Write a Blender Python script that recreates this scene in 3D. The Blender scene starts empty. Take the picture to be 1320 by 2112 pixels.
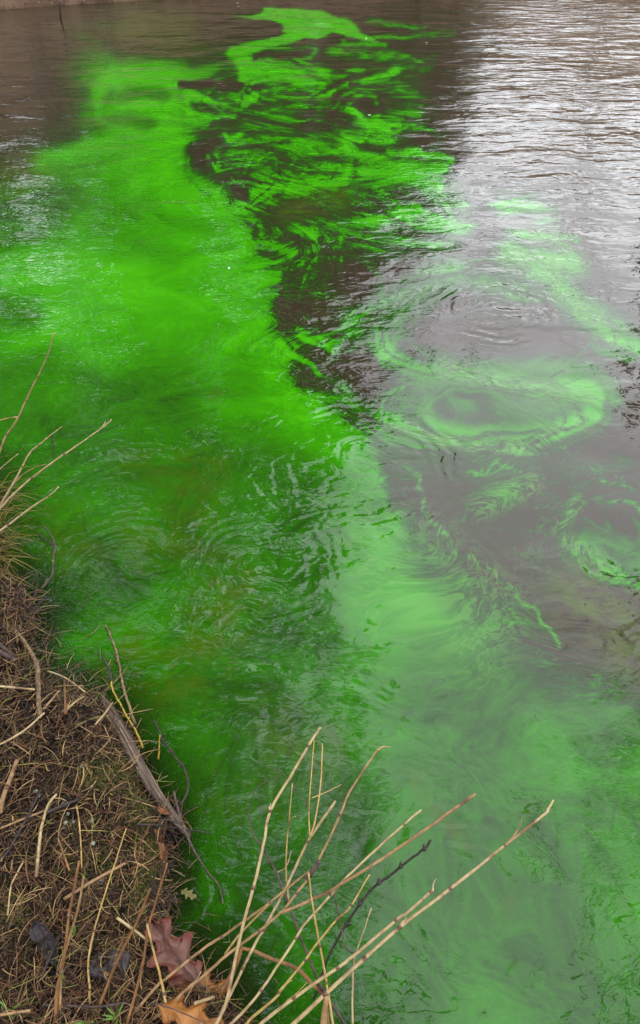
import bpy, bmesh, math, random
import numpy as np
from mathutils import Vector, Matrix, noise as mnoise

S = bpy.context.scene
R = math.radians

# ---------------------------------------------------------------- camera, sky, sun, exposure
CAM_H, PITCH, HALF = 1.55, R(41.0), R(34.0)
cam_d = bpy.data.cameras.new('camera')
cam = bpy.data.objects.new('camera', cam_d)
S.collection.objects.link(cam)
cam.location = (0, 0, CAM_H)
cam.rotation_euler = (math.pi / 2 - PITCH, 0, 0)
cam_d.sensor_fit = 'VERTICAL'
cam_d.sensor_height = 24
cam_d.lens = 12 / math.tan(HALF)
cam_d.clip_start, cam_d.clip_end = 0.02, 800
S.camera = cam

SUN_EL, SUN_ROT = R(50), R(200)
world = bpy.data.worlds.new('World')
S.world = world
world.use_nodes = True
wn, wl = world.node_tree.nodes, world.node_tree.links
wn.clear()
w_out = wn.new('ShaderNodeOutputWorld')
w_bg = wn.new('ShaderNodeBackground')
w_sky = wn.new('ShaderNodeTexSky')
w_sky.sky_type = 'NISHITA'
w_sky.sun_disc = False
w_sky.sun_elevation, w_sky.sun_rotation = SUN_EL, SUN_ROT
w_sky.air_density, w_sky.dust_density = 1.0, 4.0
w_hs = wn.new('ShaderNodeHueSaturation')
w_hs.inputs['Saturation'].default_value = 0.12
wl.new(w_sky.outputs[0], w_hs.inputs['Color'])
# overcast layer: brighter towards the zenith, soft cloud mottling
w_tc = wn.new('ShaderNodeTexCoord')
w_sep = wn.new('ShaderNodeSeparateXYZ')
wl.new(w_tc.outputs['Generated'], w_sep.inputs[0])
w_mr = wn.new('ShaderNodeMapRange')
w_mr.interpolation_type = 'SMOOTHSTEP'
w_mr.inputs['From Min'].default_value, w_mr.inputs['From Max'].default_value = -.1, .7
w_mr.inputs['To Min'].default_value, w_mr.inputs['To Max'].default_value = .74, 1
wl.new(w_sep.outputs['Z'], w_mr.inputs['Value'])
w_n = wn.new('ShaderNodeTexNoise')
w_n.inputs['Scale'].default_value, w_n.inputs['Detail'].default_value = 2.3, 5
wl.new(w_tc.outputs['Generated'], w_n.inputs['Vector'])
w_nr = wn.new('ShaderNodeMapRange')
w_nr.inputs['From Min'].default_value, w_nr.inputs['From Max'].default_value = .3, .7
w_nr.inputs['To Min'].default_value, w_nr.inputs['To Max'].default_value = .90, 1.10
wl.new(w_n.outputs['Fac'], w_nr.inputs['Value'])
w_m = wn.new('ShaderNodeMath'); w_m.operation = 'MULTIPLY'
wl.new(w_mr.outputs[0], w_m.inputs[0]); wl.new(w_nr.outputs[0], w_m.inputs[1])
w_c = wn.new('ShaderNodeMix'); w_c.data_type = 'RGBA'; w_c.blend_type = 'MULTIPLY'
w_c.inputs['Factor'].default_value = 1
w_c.inputs['A'].default_value = (19.3, 19.9, 21.0, 1)
wl.new(w_m.outputs[0], w_c.inputs['B'])
w_mix = wn.new('ShaderNodeMix'); w_mix.data_type = 'RGBA'
w_mix.inputs['Factor'].default_value = 0.85
wl.new(w_hs.outputs[0], w_mix.inputs['A']); wl.new(w_c.outputs['Result'], w_mix.inputs['B'])
wl.new(w_mix.outputs['Result'], w_bg.inputs['Color'])
w_bg.inputs['Strength'].default_value = 0.12
wl.new(w_bg.outputs[0], w_out.inputs[0])

sun_d = bpy.data.lights.new('sun', 'SUN')
sun_d.energy, sun_d.angle, sun_d.color = 0.6, R(20), (1, .97, .92)
sun = bpy.data.objects.new('sun', sun_d)
S.collection.objects.link(sun)
_az = SUN_ROT
_d = Vector((math.sin(_az) * math.cos(SUN_EL), math.cos(_az) * math.cos(SUN_EL), math.sin(SUN_EL)))
sun.rotation_euler = (-_d).to_track_quat('-Z', 'Y').to_euler()

S.view_settings.view_transform = 'Standard'
S.view_settings.look = 'None'
S.view_settings.exposure = 1.45
S.view_settings.gamma = 1
S.view_settings.use_curve_mapping = False
S.cycles.max_bounces = 8
S.cycles.transparent_max_bounces = 12
S.cycles.caustics_reflective = False
S.cycles.caustics_refractive = False

# ---------------------------------------------------------------- helpers
F = 1056 / math.tan(HALF)
_c, _s = math.cos(PITCH), math.sin(PITCH)

def at(px, py, z=0.0):
    """the point of the horizontal plane z that a pixel of the photograph shows"""
    a, b = (px - 660) / F, (1056 - py) / F
    d = (a, _c + b * _s, -_s + b * _c)
    t = (z - CAM_H) / d[2]
    return Vector((d[0] * t, d[1] * t, z))

def pix(x, y, z=0.0):
    """chart of the water sheet: plane coordinates -> photograph coordinates (arrays)"""
    w = z - CAM_H
    dep = np.maximum(y * _c - w * _s, 0.05)
    return 660 + F * x / dep, 1056 - F * (y * _s + w * _c) / dep

def span(w, p):
    """metres that w pixels cover at the point p"""
    return w * (p.y * _c - (p.z - CAM_H) * _s) / F

rng = np.random.default_rng(7)
random.seed(7)

def link(o, parent=None):
    S.collection.objects.link(o)
    if parent is not None:
        o.parent = parent
    return o

def tag(o, label=None, cat=None, group=None, kind=None):
    if label: o['label'] = label
    if cat: o['category'] = cat
    if group: o['group'] = group
    if kind: o['kind'] = kind
    return o

def empty(name, loc=(0, 0, 0)):
    o = bpy.data.objects.new(name, None)
    o.empty_display_size = .05
    o.location = loc
    return link(o)

class MB:
    """collects tubes and facets, then links them as ONE mesh object"""
    def __init__(self):
        self.v, self.f, self.col = [], [], []
    def tube(self, pts, rad, n=6, col=(1, 1, 1), cap=True):
        pts = [Vector(p) for p in pts]
        m = len(pts)
        base = len(self.v)
        t = (pts[1] - pts[0]).normalized()
        up = Vector((0, 0, 1)) if abs(t.z) < .9 else Vector((1, 0, 0))
        u = t.cross(up).normalized()
        for i, p in enumerate(pts):
            a = pts[min(i + 1, m - 1)] - pts[max(i - 1, 0)]
            if a.length > 1e-9: t = a.normalized()
            u = (u - t * u.dot(t)).normalized()
            w = t.cross(u)
            r = rad[i] if hasattr(rad, '__len__') else rad
            for k in range(n):
                an = 2 * math.pi * k / n
                self.v.append(p + u * (r * math.cos(an)) + w * (r * math.sin(an)))
        for i in range(m - 1):
            for k in range(n):
                a = base + i * n + k; b = base + i * n + (k + 1) % n
                self.f.append((a, b, b + n, a + n)); self.col.append(col)
        if cap:
            self.f.append(tuple(base + k for k in range(n))[::-1]); self.col.append(col)
            self.f.append(tuple(base + (m - 1) * n + k for k in range(n))); self.col.append(col)
    def poly(self, pts, col=(1, 1, 1)):
        b = len(self.v)
        self.v += [Vector(p) for p in pts]
        self.f.append(tuple(range(b, b + len(pts)))); self.col.append(col)
    def build(self, name, mat, parent=None, smooth=True, origin=None, colours=False):
        me = bpy.data.meshes.new(name)
        o_ = Vector(origin) if origin is not None else Vector((0, 0, 0))
        me.from_pydata([tuple(p - o_) for p in self.v], [], self.f)
        if colours:
            ca = me.attributes.new('tint', 'FLOAT_COLOR', 'CORNER')
            arr = np.ones((len(me.loops), 4), np.float32)
            ln = [len(f) for f in self.f]
            arr[:, :3] = np.repeat(np.array(self.col, np.float32), ln, axis=0)
            ca.data.foreach_set('color', arr.ravel())
        if smooth:
            me.polygons.foreach_set('use_smooth', [True] * len(me.polygons))
        me.materials.append(mat)
        me.update()
        o = bpy.data.objects.new(name, me)
        if parent is None: o.location = o_
        return link(o, parent)

def spline(pts, n):
    """Catmull-Rom through points (tuples or Vectors)"""
    P = [Vector(p) for p in pts]
    if len(P) == 2:
        return [P[0].lerp(P[1], i / n) for i in range(n + 1)]
    P = [P[0] * 2 - P[1]] + P + [P[-1] * 2 - P[-2]]
    out = []
    segs = len(P) - 3
    for i in range(n + 1):
        t = i / n * segs
        k = min(int(t), segs - 1); t -= k
        a, b, c, d = P[k:k + 4]
        out.append(.5 * ((2 * b) + (c - a) * t + (2 * a - 5 * b + 4 * c - d) * t * t + (3 * b - a - 3 * c + d) * t ** 3))
    return out

# ---------------------------------------------------------------- material helpers
def mat_new(name):
    m = bpy.data.materials.new(name)
    m.use_nodes = True
    m.node_tree.nodes.clear()
    return m, m.node_tree.nodes, m.node_tree.links

class NG:
    """tiny expression helper over a node tree"""
    def __init__(self, nt):
        self.n, self.l = nt.nodes, nt.links
    def set(self, sock, v):
        if isinstance(v, bpy.types.NodeSocket): self.l.new(v, sock)
        else: sock.default_value = v
    def math(self, op, a, b=0.0, clamp=False):
        n = self.n.new('ShaderNodeMath'); n.operation = op; n.use_clamp = clamp
        self.set(n.inputs[0], a); self.set(n.inputs[1], b)
        return n.outputs[0]
    def add(self, a, b): return self.math('ADD', a, b)
    def mul(self, a, b): return self.math('MULTIPLY', a, b)
    def sub(self, a, b): return self.math('SUBTRACT', a, b)
    def vmul(self, a, v):
        n = self.n.new('ShaderNodeVectorMath'); n.operation = 'MULTIPLY'
        self.set(n.inputs[0], a); n.inputs[1].default_value = v
        return n.outputs[0]
    def vadd(self, a, b):
        n = self.n.new('ShaderNodeVectorMath'); n.operation = 'ADD'
        self.set(n.inputs[0], a); self.set(n.inputs[1], b)
        return n.outputs[0]
    def noise(self, vec, scale, detail=4, rough=.55, dist=0.0, col=False):
        n = self.n.new('ShaderNodeTexNoise')
        n.inputs['Scale'].default_value = scale; n.inputs['Detail'].default_value = detail
        n.inputs['Roughness'].default_value = rough; n.inputs['Distortion'].default_value = dist
        self.set(n.inputs['Vector'], vec)
        return n.outputs['Color' if col else 'Fac']
    def smooth(self, v, a, b, lo=0.0, hi=1.0, kind='SMOOTHSTEP'):
        n = self.n.new('ShaderNodeMapRange'); n.interpolation_type = kind
        self.set(n.inputs['Value'], v)
        self.set(n.inputs['From Min'], a); self.set(n.inputs['From Max'], b)
        self.set(n.inputs['To Min'], lo); self.set(n.inputs['To Max'], hi)
        return n.outputs[0]
    def mixf(self, f, a, b):
        n = self.n.new('ShaderNodeMix'); n.data_type = 'FLOAT'
        self.set(n.inputs[0], f); self.set(n.inputs[2], a); self.set(n.inputs[3], b)
        return n.outputs[0]
    def mixc(self, f, a, b, mode='MIX'):
        n = self.n.new('ShaderNodeMix'); n.data_type = 'RGBA'; n.blend_type = mode
        self.set(n.inputs['Factor'], f); self.set(n.inputs['A'], a); self.set(n.inputs['B'], b)
        return n.outputs['Result']
    def ramp(self, f, stops):
        n = self.n.new('ShaderNodeValToRGB')
        e = n.color_ramp.elements
        while len(e) < len(stops): e.new(.5)
        for i, (p, c) in enumerate(stops):
            e[i].position = p; e[i].color = (*c, 1)
        self.set(n.inputs[0], f)
        return n.outputs[0]
    def attr(self, name):
        n = self.n.new('ShaderNodeAttribute'); n.attribute_name = name
        return n
    def sep(self, v):
        n = self.n.new('ShaderNodeSeparateXYZ'); self.l.new(v, n.inputs[0])
        return n.outputs[0], n.outputs[1], n.outputs[2]
    def pos(self, kind='Object'):
        n = self.n.new('ShaderNodeTexCoord'); return n.outputs[kind]

def plain_mat(name, c1, c2, scale=60, rough=.7, bump=.15, stretch=(1, 1, 1), spots=None, tint=False, spec=.3):
    m, n, l = mat_new(name)
    g = NG(m.node_tree)
    b = n.new('ShaderNodeBsdfPrincipled'); o = n.new('ShaderNodeOutputMaterial')
    v = g.vmul(g.pos(), stretch)
    f = g.noise(v, scale, 5, .6)
    col = g.mixc(g.smooth(f, .32, .68), (*c1, 1), (*c2, 1))
    if spots:
        f2 = g.noise(g.pos(), scale * .35, 3, .6)
        col = g.mixc(g.smooth(f2, .56, .7), col, (*spots, 1))
    if tint:
        col = g.mixc(1.0, col, g.attr('tint').outputs['Color'], 'MULTIPLY')
    l.new(col, b.inputs['Base Color'])
    b.inputs['Roughness'].default_value = rough
    b.inputs['Specular IOR Level'].default_value = spec
    bm_ = n.new('ShaderNodeBump'); bm_.inputs['Strength'].default_value = bump; bm_.inputs['Distance'].default_value = .002
    l.new(f, bm_.inputs['Height']); l.new(bm_.outputs[0], b.inputs['Normal'])
    l.new(b.outputs[0], o.inputs[0])
    return m

# ---------------------------------------------------------------- shoreline (land polygon in plan, from the waterline in the photograph)
_shore_px = [(-140, 905), (-40, 960), (-22, 1010), (-14, 1100), (4, 1185), (45, 1235), (70, 1290), (45, 1340), (85, 1395), (150, 1425),
             (215, 1460), (262, 1510), (292, 1590), (318, 1660), (338, 1740), (352, 1830), (340, 1890), (336, 1930), (372, 1975), (440, 2050), (520, 2140)]
SHORE = [(at(x, y).x, at(x, y).y) for x, y in _shore_px]
LAND = [(-30, 6.2), (-9, 5.2), (-3.5, 3.6)] + SHORE + [(.25, .22), (.8, .12), (2.5, -.05), (9, -.6), (30, -1), (30, -30), (-30, -30)]

def sdist(x, y, poly):
    """signed distance, positive inside the polygon"""
    P = np.array(poly, float)
    d = np.full(x.shape, 1e9); ins = np.zeros(x.shape, bool)
    for i in range(len(P)):
        a, b = P[i], P[(i + 1) % len(P)]
        e = b - a
        t = np.clip(((x - a[0]) * e[0] + (y - a[1]) * e[1]) / max(e @ e, 1e-12), 0, 1)
        d = np.minimum(d, np.hypot(x - a[0] - t * e[0], y - a[1] - t * e[1]))
        c = (a[1] > y) != (b[1] > y)
        with np.errstate(divide='ignore', invalid='ignore'):
            xi = (b[0] - a[0]) * (y - a[1]) / (b[1] - a[1]) + a[0]
        ins ^= c & (x < xi)
    return np.where(ins, d, -d)

def vnoise(x, y, s, seed=0):
    """smooth value noise, vectorised"""
    x = x * s + 37.1 * seed; y = y * s + 11.7 * seed
    xi, yi = np.floor(x), np.floor(y)
    fx, fy = x - xi, y - yi
    fx = fx * fx * (3 - 2 * fx); fy = fy * fy * (3 - 2 * fy)
    def h(a, b):
        v = np.sin(a * 127.1 + b * 311.7 + seed * 74.7) * 43758.5453
        return v - np.floor(v)
    return (h(xi, yi) * (1 - fx) + h(xi + 1, yi) * fx) * (1 - fy) + (h(xi, yi + 1) * (1 - fx) + h(xi + 1, yi + 1) * fx) * fy - .5

def ground_z(x, y):
    x = np.asarray(x, float); y = np.asarray(y, float)
    s = sdist(x, y, LAND) + .035 * vnoise(x, y, 11, 1) + .02 * vnoise(x, y, 27, 2)
    up = .055 * (1 - np.exp(-np.maximum(s, 0) / .045)) + .05 * np.maximum(s, 0)
    up = np.where(s > 2.5, .055 + .125 + .12 * (s - 2.5), up)
    dn = -.55 * (1 - np.exp(np.minimum(s, 0) / 1.1)) - .35 * (1 - np.exp(np.minimum(s, 0) / 14))
    z = np.where(s > 0, up, dn)
    near = np.clip(s / .05, 0, 1)
    z = z + near * (.030 * vnoise(x, y, 6, 3) + .022 * vnoise(x, y, 17, 4) + .012 * vnoise(x, y, 43, 5) + .007 * vnoise(x, y, 110, 6)) + .006 * near
    return z

def gz(x, y):
    return float(ground_z(np.array([x]), np.array([y]))[0])

def land(px, py, up=0.0):
    """point of the bank that a pixel shows"""
    z = .07
    for _ in range(6):
        p = at(px, py, z); z = gz(p.x, p.y)
    p = at(px, py, z); p.z = z + up
    return p

# ================================================================ the water sheet
# rows run from the far bank to behind the camera, denser where it is nearer
rows = [at(660, v).y for v in np.arange(-14, 2160, 4.0)]
rows = [46, 30, 22, 17, 14.8] + rows + [.2, -.1, -.6, -2, -6]
rowdep = [y * _c + CAM_H * _s for y in rows]
floor_dep = at(660, 2150).y * _c + CAM_H * _s
rowdep = [max(d, floor_dep) for d in rowdep]
cols = list(np.arange(-720, 721, 4.2))
cols = [-30000, -9000, -4200, -2600, -1800, -1300, -1000, -850] + cols + [850, 1000, 1300, 1800, 2600, 4200, 9000, 30000]
YY = np.array(rows)[:, None] * np.ones((1, len(cols)))
XX = np.array(cols)[None, :] / F * np.array(rowdep)[:, None]
X, Y = XX.ravel(), YY.ravel()
U, V = pix(X, Y)
def fbm(x, y, s, seed, octaves=4):
    t = 0
    for k in range(octaves): t = t + vnoise(x, y, s * 2.1 ** k, seed + k) * .58 ** k
    return t
# eddies fray every edge of the dye: the chart is looked up at a slightly wandering place
_amp = .016 * np.array(rowdep)[:, None] * np.ones((1, len(cols)))
_amp = _amp.ravel() * np.clip((np.repeat(np.array(rowdep), len(cols)) - 2.4) / 3.0, .38, 1)
_s0 = 1 / np.maximum(.22, .10 * np.minimum(np.repeat(np.array(rowdep), len(cols)), 8))
U, V = pix(X + _amp * 2 * fbm(X * _s0, Y * _s0, 1.4, 61), Y + _amp * 2.2 * fbm(X * _s0, Y * _s0, 1.4, 71))

def seg_mask(pts, width, soft):
    """1 along a stroke laid on the chart, fading out at its rim"""
    P = np.array(pts, float)
    d = np.full(U.shape, 1e6)
    m = width * (1 + soft) + 4
    sel = (U > P[:, 0].min() - m) & (U < P[:, 0].max() + m) & (V > P[:, 1].min() - m) & (V < P[:, 1].max() + m)
    if not sel.any(): return None, None
    u, v = U[sel], V[sel]
    dd = np.full(u.shape, 1e6)
    if len(P) == 1:
        dd = np.hypot(u - P[0, 0], v - P[0, 1])
    for a, b in zip(P[:-1], P[1:]):
        e = b - a
        t = np.clip(((u - a[0]) * e[0] + (v - a[1]) * e[1]) / max(e @ e, 1e-9), 0, 1)
        dd = np.minimum(dd, np.hypot(u - a[0] - t * e[0], v - a[1] - t * e[1]))
    h = width / 2
    k = np.clip((h * (1 + soft) - dd) / max(2 * h * soft, 1e-6), 0, 1)
    return sel, k * k * (3 - 2 * k)

def paint(arr, strokes):
    for val, width, soft, pts in strokes:
        sel, a = seg_mask(pts, width, soft)
        if sel is not None:
            arr[sel] = arr[sel] * (1 - a) + val * a

def area(arr, val, poly, soft):
    a = np.clip(.5 + sdist(U, V, poly) / soft, 0, 1)
    a = a * a * (3 - 2 * a)
    arr[:] = arr * (1 - a) + val * a

# --- dye concentration
_fl = spline([(852, 972, 0), (862, 1010, 0), (875, 1052, 0), (892, 1085, 0), (915, 1108, 0), (948, 1136, 0), (985, 1160, 0), (1022, 1188, 0), (1058, 1216, 0), (1092, 1248, 0), (1130, 1300, 0), (1165, 1340, 0)], 60)
FOAM_LINE = [(p.x + 5 * math.sin(i * .9) + 4 * math.sin(i * .37 + 1), p.y + 5 * math.sin(i * 1.3 + 2) + 4 * math.sin(i * .53)) for i, p in enumerate(_fl)]
D = np.full(U.shape, .03)
MAIN = [(-900, 500), (0, 362), (60, 322), (165, 292), (165, 245), (185, 190), (215, 145), (300, 128), (380, 130), (470, 150), (500, 160), (370, 178),
        (385, 240), (402, 310), (432, 372), (482, 420), (524, 482), (565, 545), (605, 605), (568, 660), (558, 712), (620, 770), (700, 812),
        (752, 868), (795, 930), (800, 1005), (812, 1080), (850, 1150), (930, 1236), (1016, 1312), (1110, 1402), (1190, 1462), (1400, 1510),
        (3000, 1800), (3000, 4000), (-3000, 4000)]
area(D, .70, MAIN, 56)
paint(D, [
    (.22, 90, .9, [(20, 335), (90, 300), (150, 260)]),
    (.92, 190, .9, [(250, 170), (330, 270), (420, 440), (460, 540), (430, 640)]),
    (.95, 130, .9, [(10, 590), (150, 545), (260, 570), (300, 640), (160, 680), (60, 670)]),
    (.93, 44, .8, [(215, 150), (300, 140), (400, 146), (480, 152)]),
    (.88, 40, .9, [(70, 335), (150, 310), (210, 290)]),
    (.60, 30, .9, [(215, 195), (318, 203)]), (.58, 26, .9, [(210, 236), (300, 262)]),
    (.50, 100, .9, [(-60, 440), (40, 430), (110, 420)]),  # less dye, and a dark rippled reflection painted into it (next line too)
    (.55, 50, .9, [(-20, 500), (60, 470)]),
    (.60, 70, .9, [(-40, 640), (50, 645)]),
    (.84, 220, .9, [(490, 560), (500, 640), (420, 730), (250, 730)]),
    (.56, 190, .9, [(330, 860), (420, 960), (560, 1000)]),
    (.57, 200, .9, [(60, 860), (200, 940), (330, 1000)]), (.50, 90, .9, [(400, 1000), (380, 1080)]), (.54, 150, .9, [(60, 1060), (160, 1120)]), (.60, 90, .9, [(110, 780), (260, 830)]),
    (.86, 130, .9, [(590, 800), (640, 860), (680, 920)]),
    (.50, 200, .9, [(180, 1190), (330, 1180), (460, 1130)]),
    (.49, 300, .9, [(420, 1440), (560, 1500), (300, 1490)]),
    (.46, 240, .9, [(480, 1640), (560, 1850), (480, 2000)]),
    (.46, 200, .9, [(640, 1600), (720, 1800), (760, 2000)]),
    (.50, 160, .9, [(640, 1060), (600, 1220), (640, 1340)]),
    (.66, 110, .9, [(720, 1040), (800, 1080)]), (.80, 130, .9, [(790, 1150), (900, 1230), (1000, 1300)]),
    (.56, 120, .9, [(900, 1380), (1060, 1400)]), (.44, 110, .9, [(880, 1130), (960, 1220), (1060, 1310), (1180, 1440)]),
    (.50, 240, .9, [(940, 1470), (1020, 1600), (1090, 1800)]),
    (.47, 200, .9, [(980, 1720), (900, 1960), (800, 2100)]),
    (.52, 240, .9, [(1100, 1950), (1200, 2080)]),
    (.52, 170, .9, [(1260, 1480), (1260, 1620), (1310, 1740)]),
    (.60, 80, .9, [(1285, 1720), (1330, 1820)]), (.58, 60, .9, [(1310, 2000), (1340, 2080)]),
    (.56, 70, .9, [(1060, 1760), (1090, 1780)]),
    (.40, 54, .9, [(610, 765), (695, 812), (758, 880), (845, 990)]), (.36, 60, .9, [(60, 1300), (120, 1375), (200, 1435)]), (.40, 60, .9, [(300, 1560), (366, 1700), (376, 1860)]), (.42, 80, .9, [(60, 1180), (90, 1260)]), (.38, 90, .9, [(420, 1960), (520, 2060)]),
    # far patches
    (.10, 70, .9, [(240, 90), (320, 86), (400, 86), (500, 64)]), (.24, 36, .9, [(390, 112), (470, 102)]),
])
area(D, .45, [(500, 96), (700, 116), (850, 150), (905, 240), (900, 330), (975, 440), (920, 520), (800, 540), (700, 520), (640, 560), (600, 600), (540, 500), (440, 320), (520, 240), (400, 170)], 60)
paint(D, [(.10, 70, .9, [(690, 110), (720, 160), (700, 230)]), (.06, 60, .9, [(450, 300), (420, 330), (500, 380)]), (.06, 50, .9, [(640, 245), (720, 240), (800, 220)]), (.07, 40, .9, [(900, 250), (860, 290)])])
area(D, .95, [(482, 34), (515, 28), (545, 13), (600, 16), (660, 22), (705, 36), (752, 52), (776, 72), (770, 90), (735, 78), (690, 66), (655, 84), (615, 80), (585, 66), (565, 46), (520, 38)], 7)
paint(D, [
    (.90, 26, .6, [(615, 70), (575, 92), (500, 108), (482, 108)]), (.85, 26, .6, [(505, 124), (545, 130), (600, 112), (640, 110)]),
    (.88, 44, .6, [(520, 146), (580, 150), (640, 158), (672, 162)]), (.62, 18, .8, [(600, 128), (660, 140)]),
    (.10, 14, .8, [(560, 118), (600, 108), (640, 106)]),
    (.58, 10, .8, [(762, 43), (830, 50), (885, 56)]), (.50, 13, .8, [(786, 74), (850, 78), (908, 69)]),
    (.72, 12, .7, [(700, 90), (785, 93)]), (.55, 26, .9, [(690, 108), (780, 116), (855, 132)]), (.40, 24, .9, [(800, 130), (860, 140), (900, 130)]),
    (.82, 18, .6, [(756, 172), (800, 158), (812, 148)]), (.6, 14, .8, [(700, 160), (740, 150)]),
    (.90, 22, .6, [(385, 186), (430, 200), (480, 214), (540, 200), (600, 192), (690, 196)]),
    (.88, 30, .7, [(388, 200), (405, 236), (445, 238), (500, 222)]), (.8, 14, .6, [(400, 262), (450, 246)]),
    (.08, 16, .7, [(452, 216), (490, 224)]), (.05, 18, .5, [(362, 172), (430, 170), (520, 178), (600, 178)]),
    (.85, 11, .5, [(692, 190), (716, 180), (730, 176)]), (.6, 18, .8, [(570, 192), (700, 204)]),
    (.98, 19, .35, [(736, 230), (760, 243), (790, 262), (832, 268)]), (.55, 8, .7, [(830, 267), (890, 273)]),
    (.55, 9, .7, [(826, 178), (850, 188), (856, 215), (842, 232)]), (.6, 14, .8, [(824, 236), (864, 238)]),
    (.75, 12, .6, [(478, 272), (490, 284), (518, 272)]), (.75, 9, .5, [(444, 344), (462, 352), (480, 366), (512, 384)]),
    (.85, 12, .5, [(444, 346), (458, 362)]),
    (.60, 20, .8, [(540, 322), (600, 304), (650, 302), (706, 316)]), (.40, 60, .9, [(560, 345), (640, 335), (700, 345)]),
    (.62, 24, .8, [(545, 352), (600, 362), (660, 356), (720, 340)]),
    (.86, 24, .7, [(536, 396), (590, 392), (640, 372), (700, 372)]),
    (.88, 22, .7, [(488, 430), (560, 420), (620, 400), (712, 374), (736, 332), (722, 300), (750, 286), (770, 290)]),
    (.82, 22, .7, [(738, 312), (790, 330), (850, 345), (905, 352)]), (.85, 24, .7, [(768, 350), (840, 360), (892, 376)]),
    (.80, 14, .7, [(820, 312), (890, 322), (925, 332)]), (.5, 14, .8, [(660, 280), (720, 275), (760, 282)]),
    (.86, 32, .8, [(680, 455), (740, 455), (800, 446), (860, 432)]), (.62, 36, .9, [(700, 482), (780, 490), (840, 480)]),
    (.84, 22, .8, [(540, 452), (580, 470), (640, 478), (668, 510)]),
    (.84, 26, .8, [(556, 500), (600, 530), (640, 560)]), (.70, 26, .9, [(570, 590), (630, 590)]),
    (.62, 46, .9, [(850, 470), (900, 458), (940, 440)]), (.5, 40, .9, [(900, 500), (960, 470)]),
    (.26, 50, .9, [(560, 470), (600, 438), (660, 430), (720, 410)]), (.18, 70, .9, [(690, 530), (640, 600), (610, 650)]),
    (.72, 12, .6, [(520, 440), (548, 470), (556, 505)]),
    (.95, 22, .5, [(580, 712), (625, 704), (690, 714)]), (.88, 12, .5, [(586, 728), (640, 752), (655, 770)]),
    # eddies on the right
    (.42, 50, .9, [(650, 620), (720, 650), (770, 690)]),
    (.68, 60, .9, [(950, 556), (880, 586), (820, 625), (770, 660), (740, 690)]), (.56, 60, .9, [(900, 590), (840, 640), (800, 690)]), (.5, 50, .9, [(1000, 580), (1080, 600)]),
    (.82, 40, .8, [(774, 700), (800, 738), (852, 765), (950, 786), (1060, 790), (1160, 786), (1225, 790)]),
    (.60, 46, .9, [(900, 745), (1000, 770), (1120, 760), (1210, 770)]),
    (.56, 130, .9, [(850, 850), (960, 840), (1100, 840), (1190, 830)]),
    (.30, 30, .9, [(906, 836), (930, 860)]), (.28, 30, .9, [(992, 822), (1010, 862), (960, 872)]), (.2, 16, .8, [(1120, 818), (1150, 822)]), (.2, 14, .8, [(940, 812), (980, 815)]),
    (.92, 38, .8, [(786, 868), (830, 890), (900, 908), (1000, 922), (1080, 918), (1160, 886), (1222, 852)]),
    (.85, 28, .8, [(1222, 856), (1236, 800), (1200, 796), (1100, 802)]),
    (.78, 34, .9, [(880, 884), (980, 896), (1100, 890)]),
    (.68, 18, .8, [(1050, 476), (1100, 484), (1190, 498)]), (.5, 54, .9, [(1030, 420), (1100, 428), (1140, 450)]),
    (.72, 60, .9, [(1050, 520), (1110, 540), (1180, 545)]), (.80, 46, .9, [(1120, 570), (1165, 605), (1200, 645), (1260, 690), (1320, 720)]),
    (.5, 40, .9, [(1130, 600), (1180, 640)]), (.55, 50, .9, [(1220, 640), (1280, 670)]), (.6, 20, .7, [(1230, 720), (1290, 740)]),
    (.97, 12, .5, [(1252, 700), (1280, 704)]),
    (.55, 24, .8, [(1225, 770), (1270, 830)]), (.5, 20, .8, [(1200, 760), (1260, 790)]),
    (.85, 36, .8, [(1194, 1036), (1158, 1068), (1148, 1110), (1190, 1148), (1262, 1180), (1330, 1212)]),
    (.55, 70, .9, [(1210, 1130), (1290, 1130), (1330, 1180)]), (.04, 60, .6, [(1215, 1055), (1270, 1050), (1330, 1090)]),
    (.4, 20, .8, [(1180, 1010), (1250, 990)]), (.35, 30, .9, [(1190, 970), (1300, 950)]),
    (.56, 56, .9, [(985, 1040), (1040, 1015), (1090, 1000)]),
    (.55, 9, .6, [(1138, 994), (1146, 1010), (1136, 1022)]), (.55, 12, .7, [(838, 958), (850, 972)]),
    (.72, 6.5, .85, FOAM_LINE),
    (.24, 70, .9, [(880, 950), (1000, 960), (1150, 950)]), (.17, 110, .9, [(920, 1010), (980, 1100), (1080, 1150), (1120, 1190)]), (.16, 90, .9, [(1120, 1010), (1120, 1100)]),
])
_r = random.Random(11)
threads = []
for cx, cy, rx, ry, n_, v0, v1 in ((1000, 676, 222, 118, 46, .30, .62), (1008, 852, 214, 74, 60, .30, .66), (1250, 1104, 100, 92, 26, .30, .60), (620, 345, 130, 46, 22, .3, .7), (580, 200, 150, 40, 22, .3, .7), (700, 470, 160, 40, 18, .3, .6), (690, 620, 100, 110, 40, .25, .6), (500, 330, 90, 90, 26, .3, .7), (760, 230, 110, 60, 20, .3, .7)):
    for _ in range(n_):
        k = .62 + .58 * _r.random() if cy > 500 else .2 + 1.0 * _r.random()
        a0 = _r.random() * 6.283
        if cx == 1000 and .2 < (a0 % 6.283) / 6.283 < .98 and _r.random() < .3: continue
        ex = .5 + 1.2 * _r.random()
        pts = [(cx + rx * k * (1 + .05 * math.sin(3 * a)) * math.cos(a), cy + ry * k * math.sin(a) + 8 * math.sin(a * 4 + k * 9)) for a in [a0 + ex * i / 7 for i in range(8)]]
        threads.append((v0 + (v1 - v0) * _r.random(), 3 + 7 * _r.random() ** 2, .9, pts))
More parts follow.
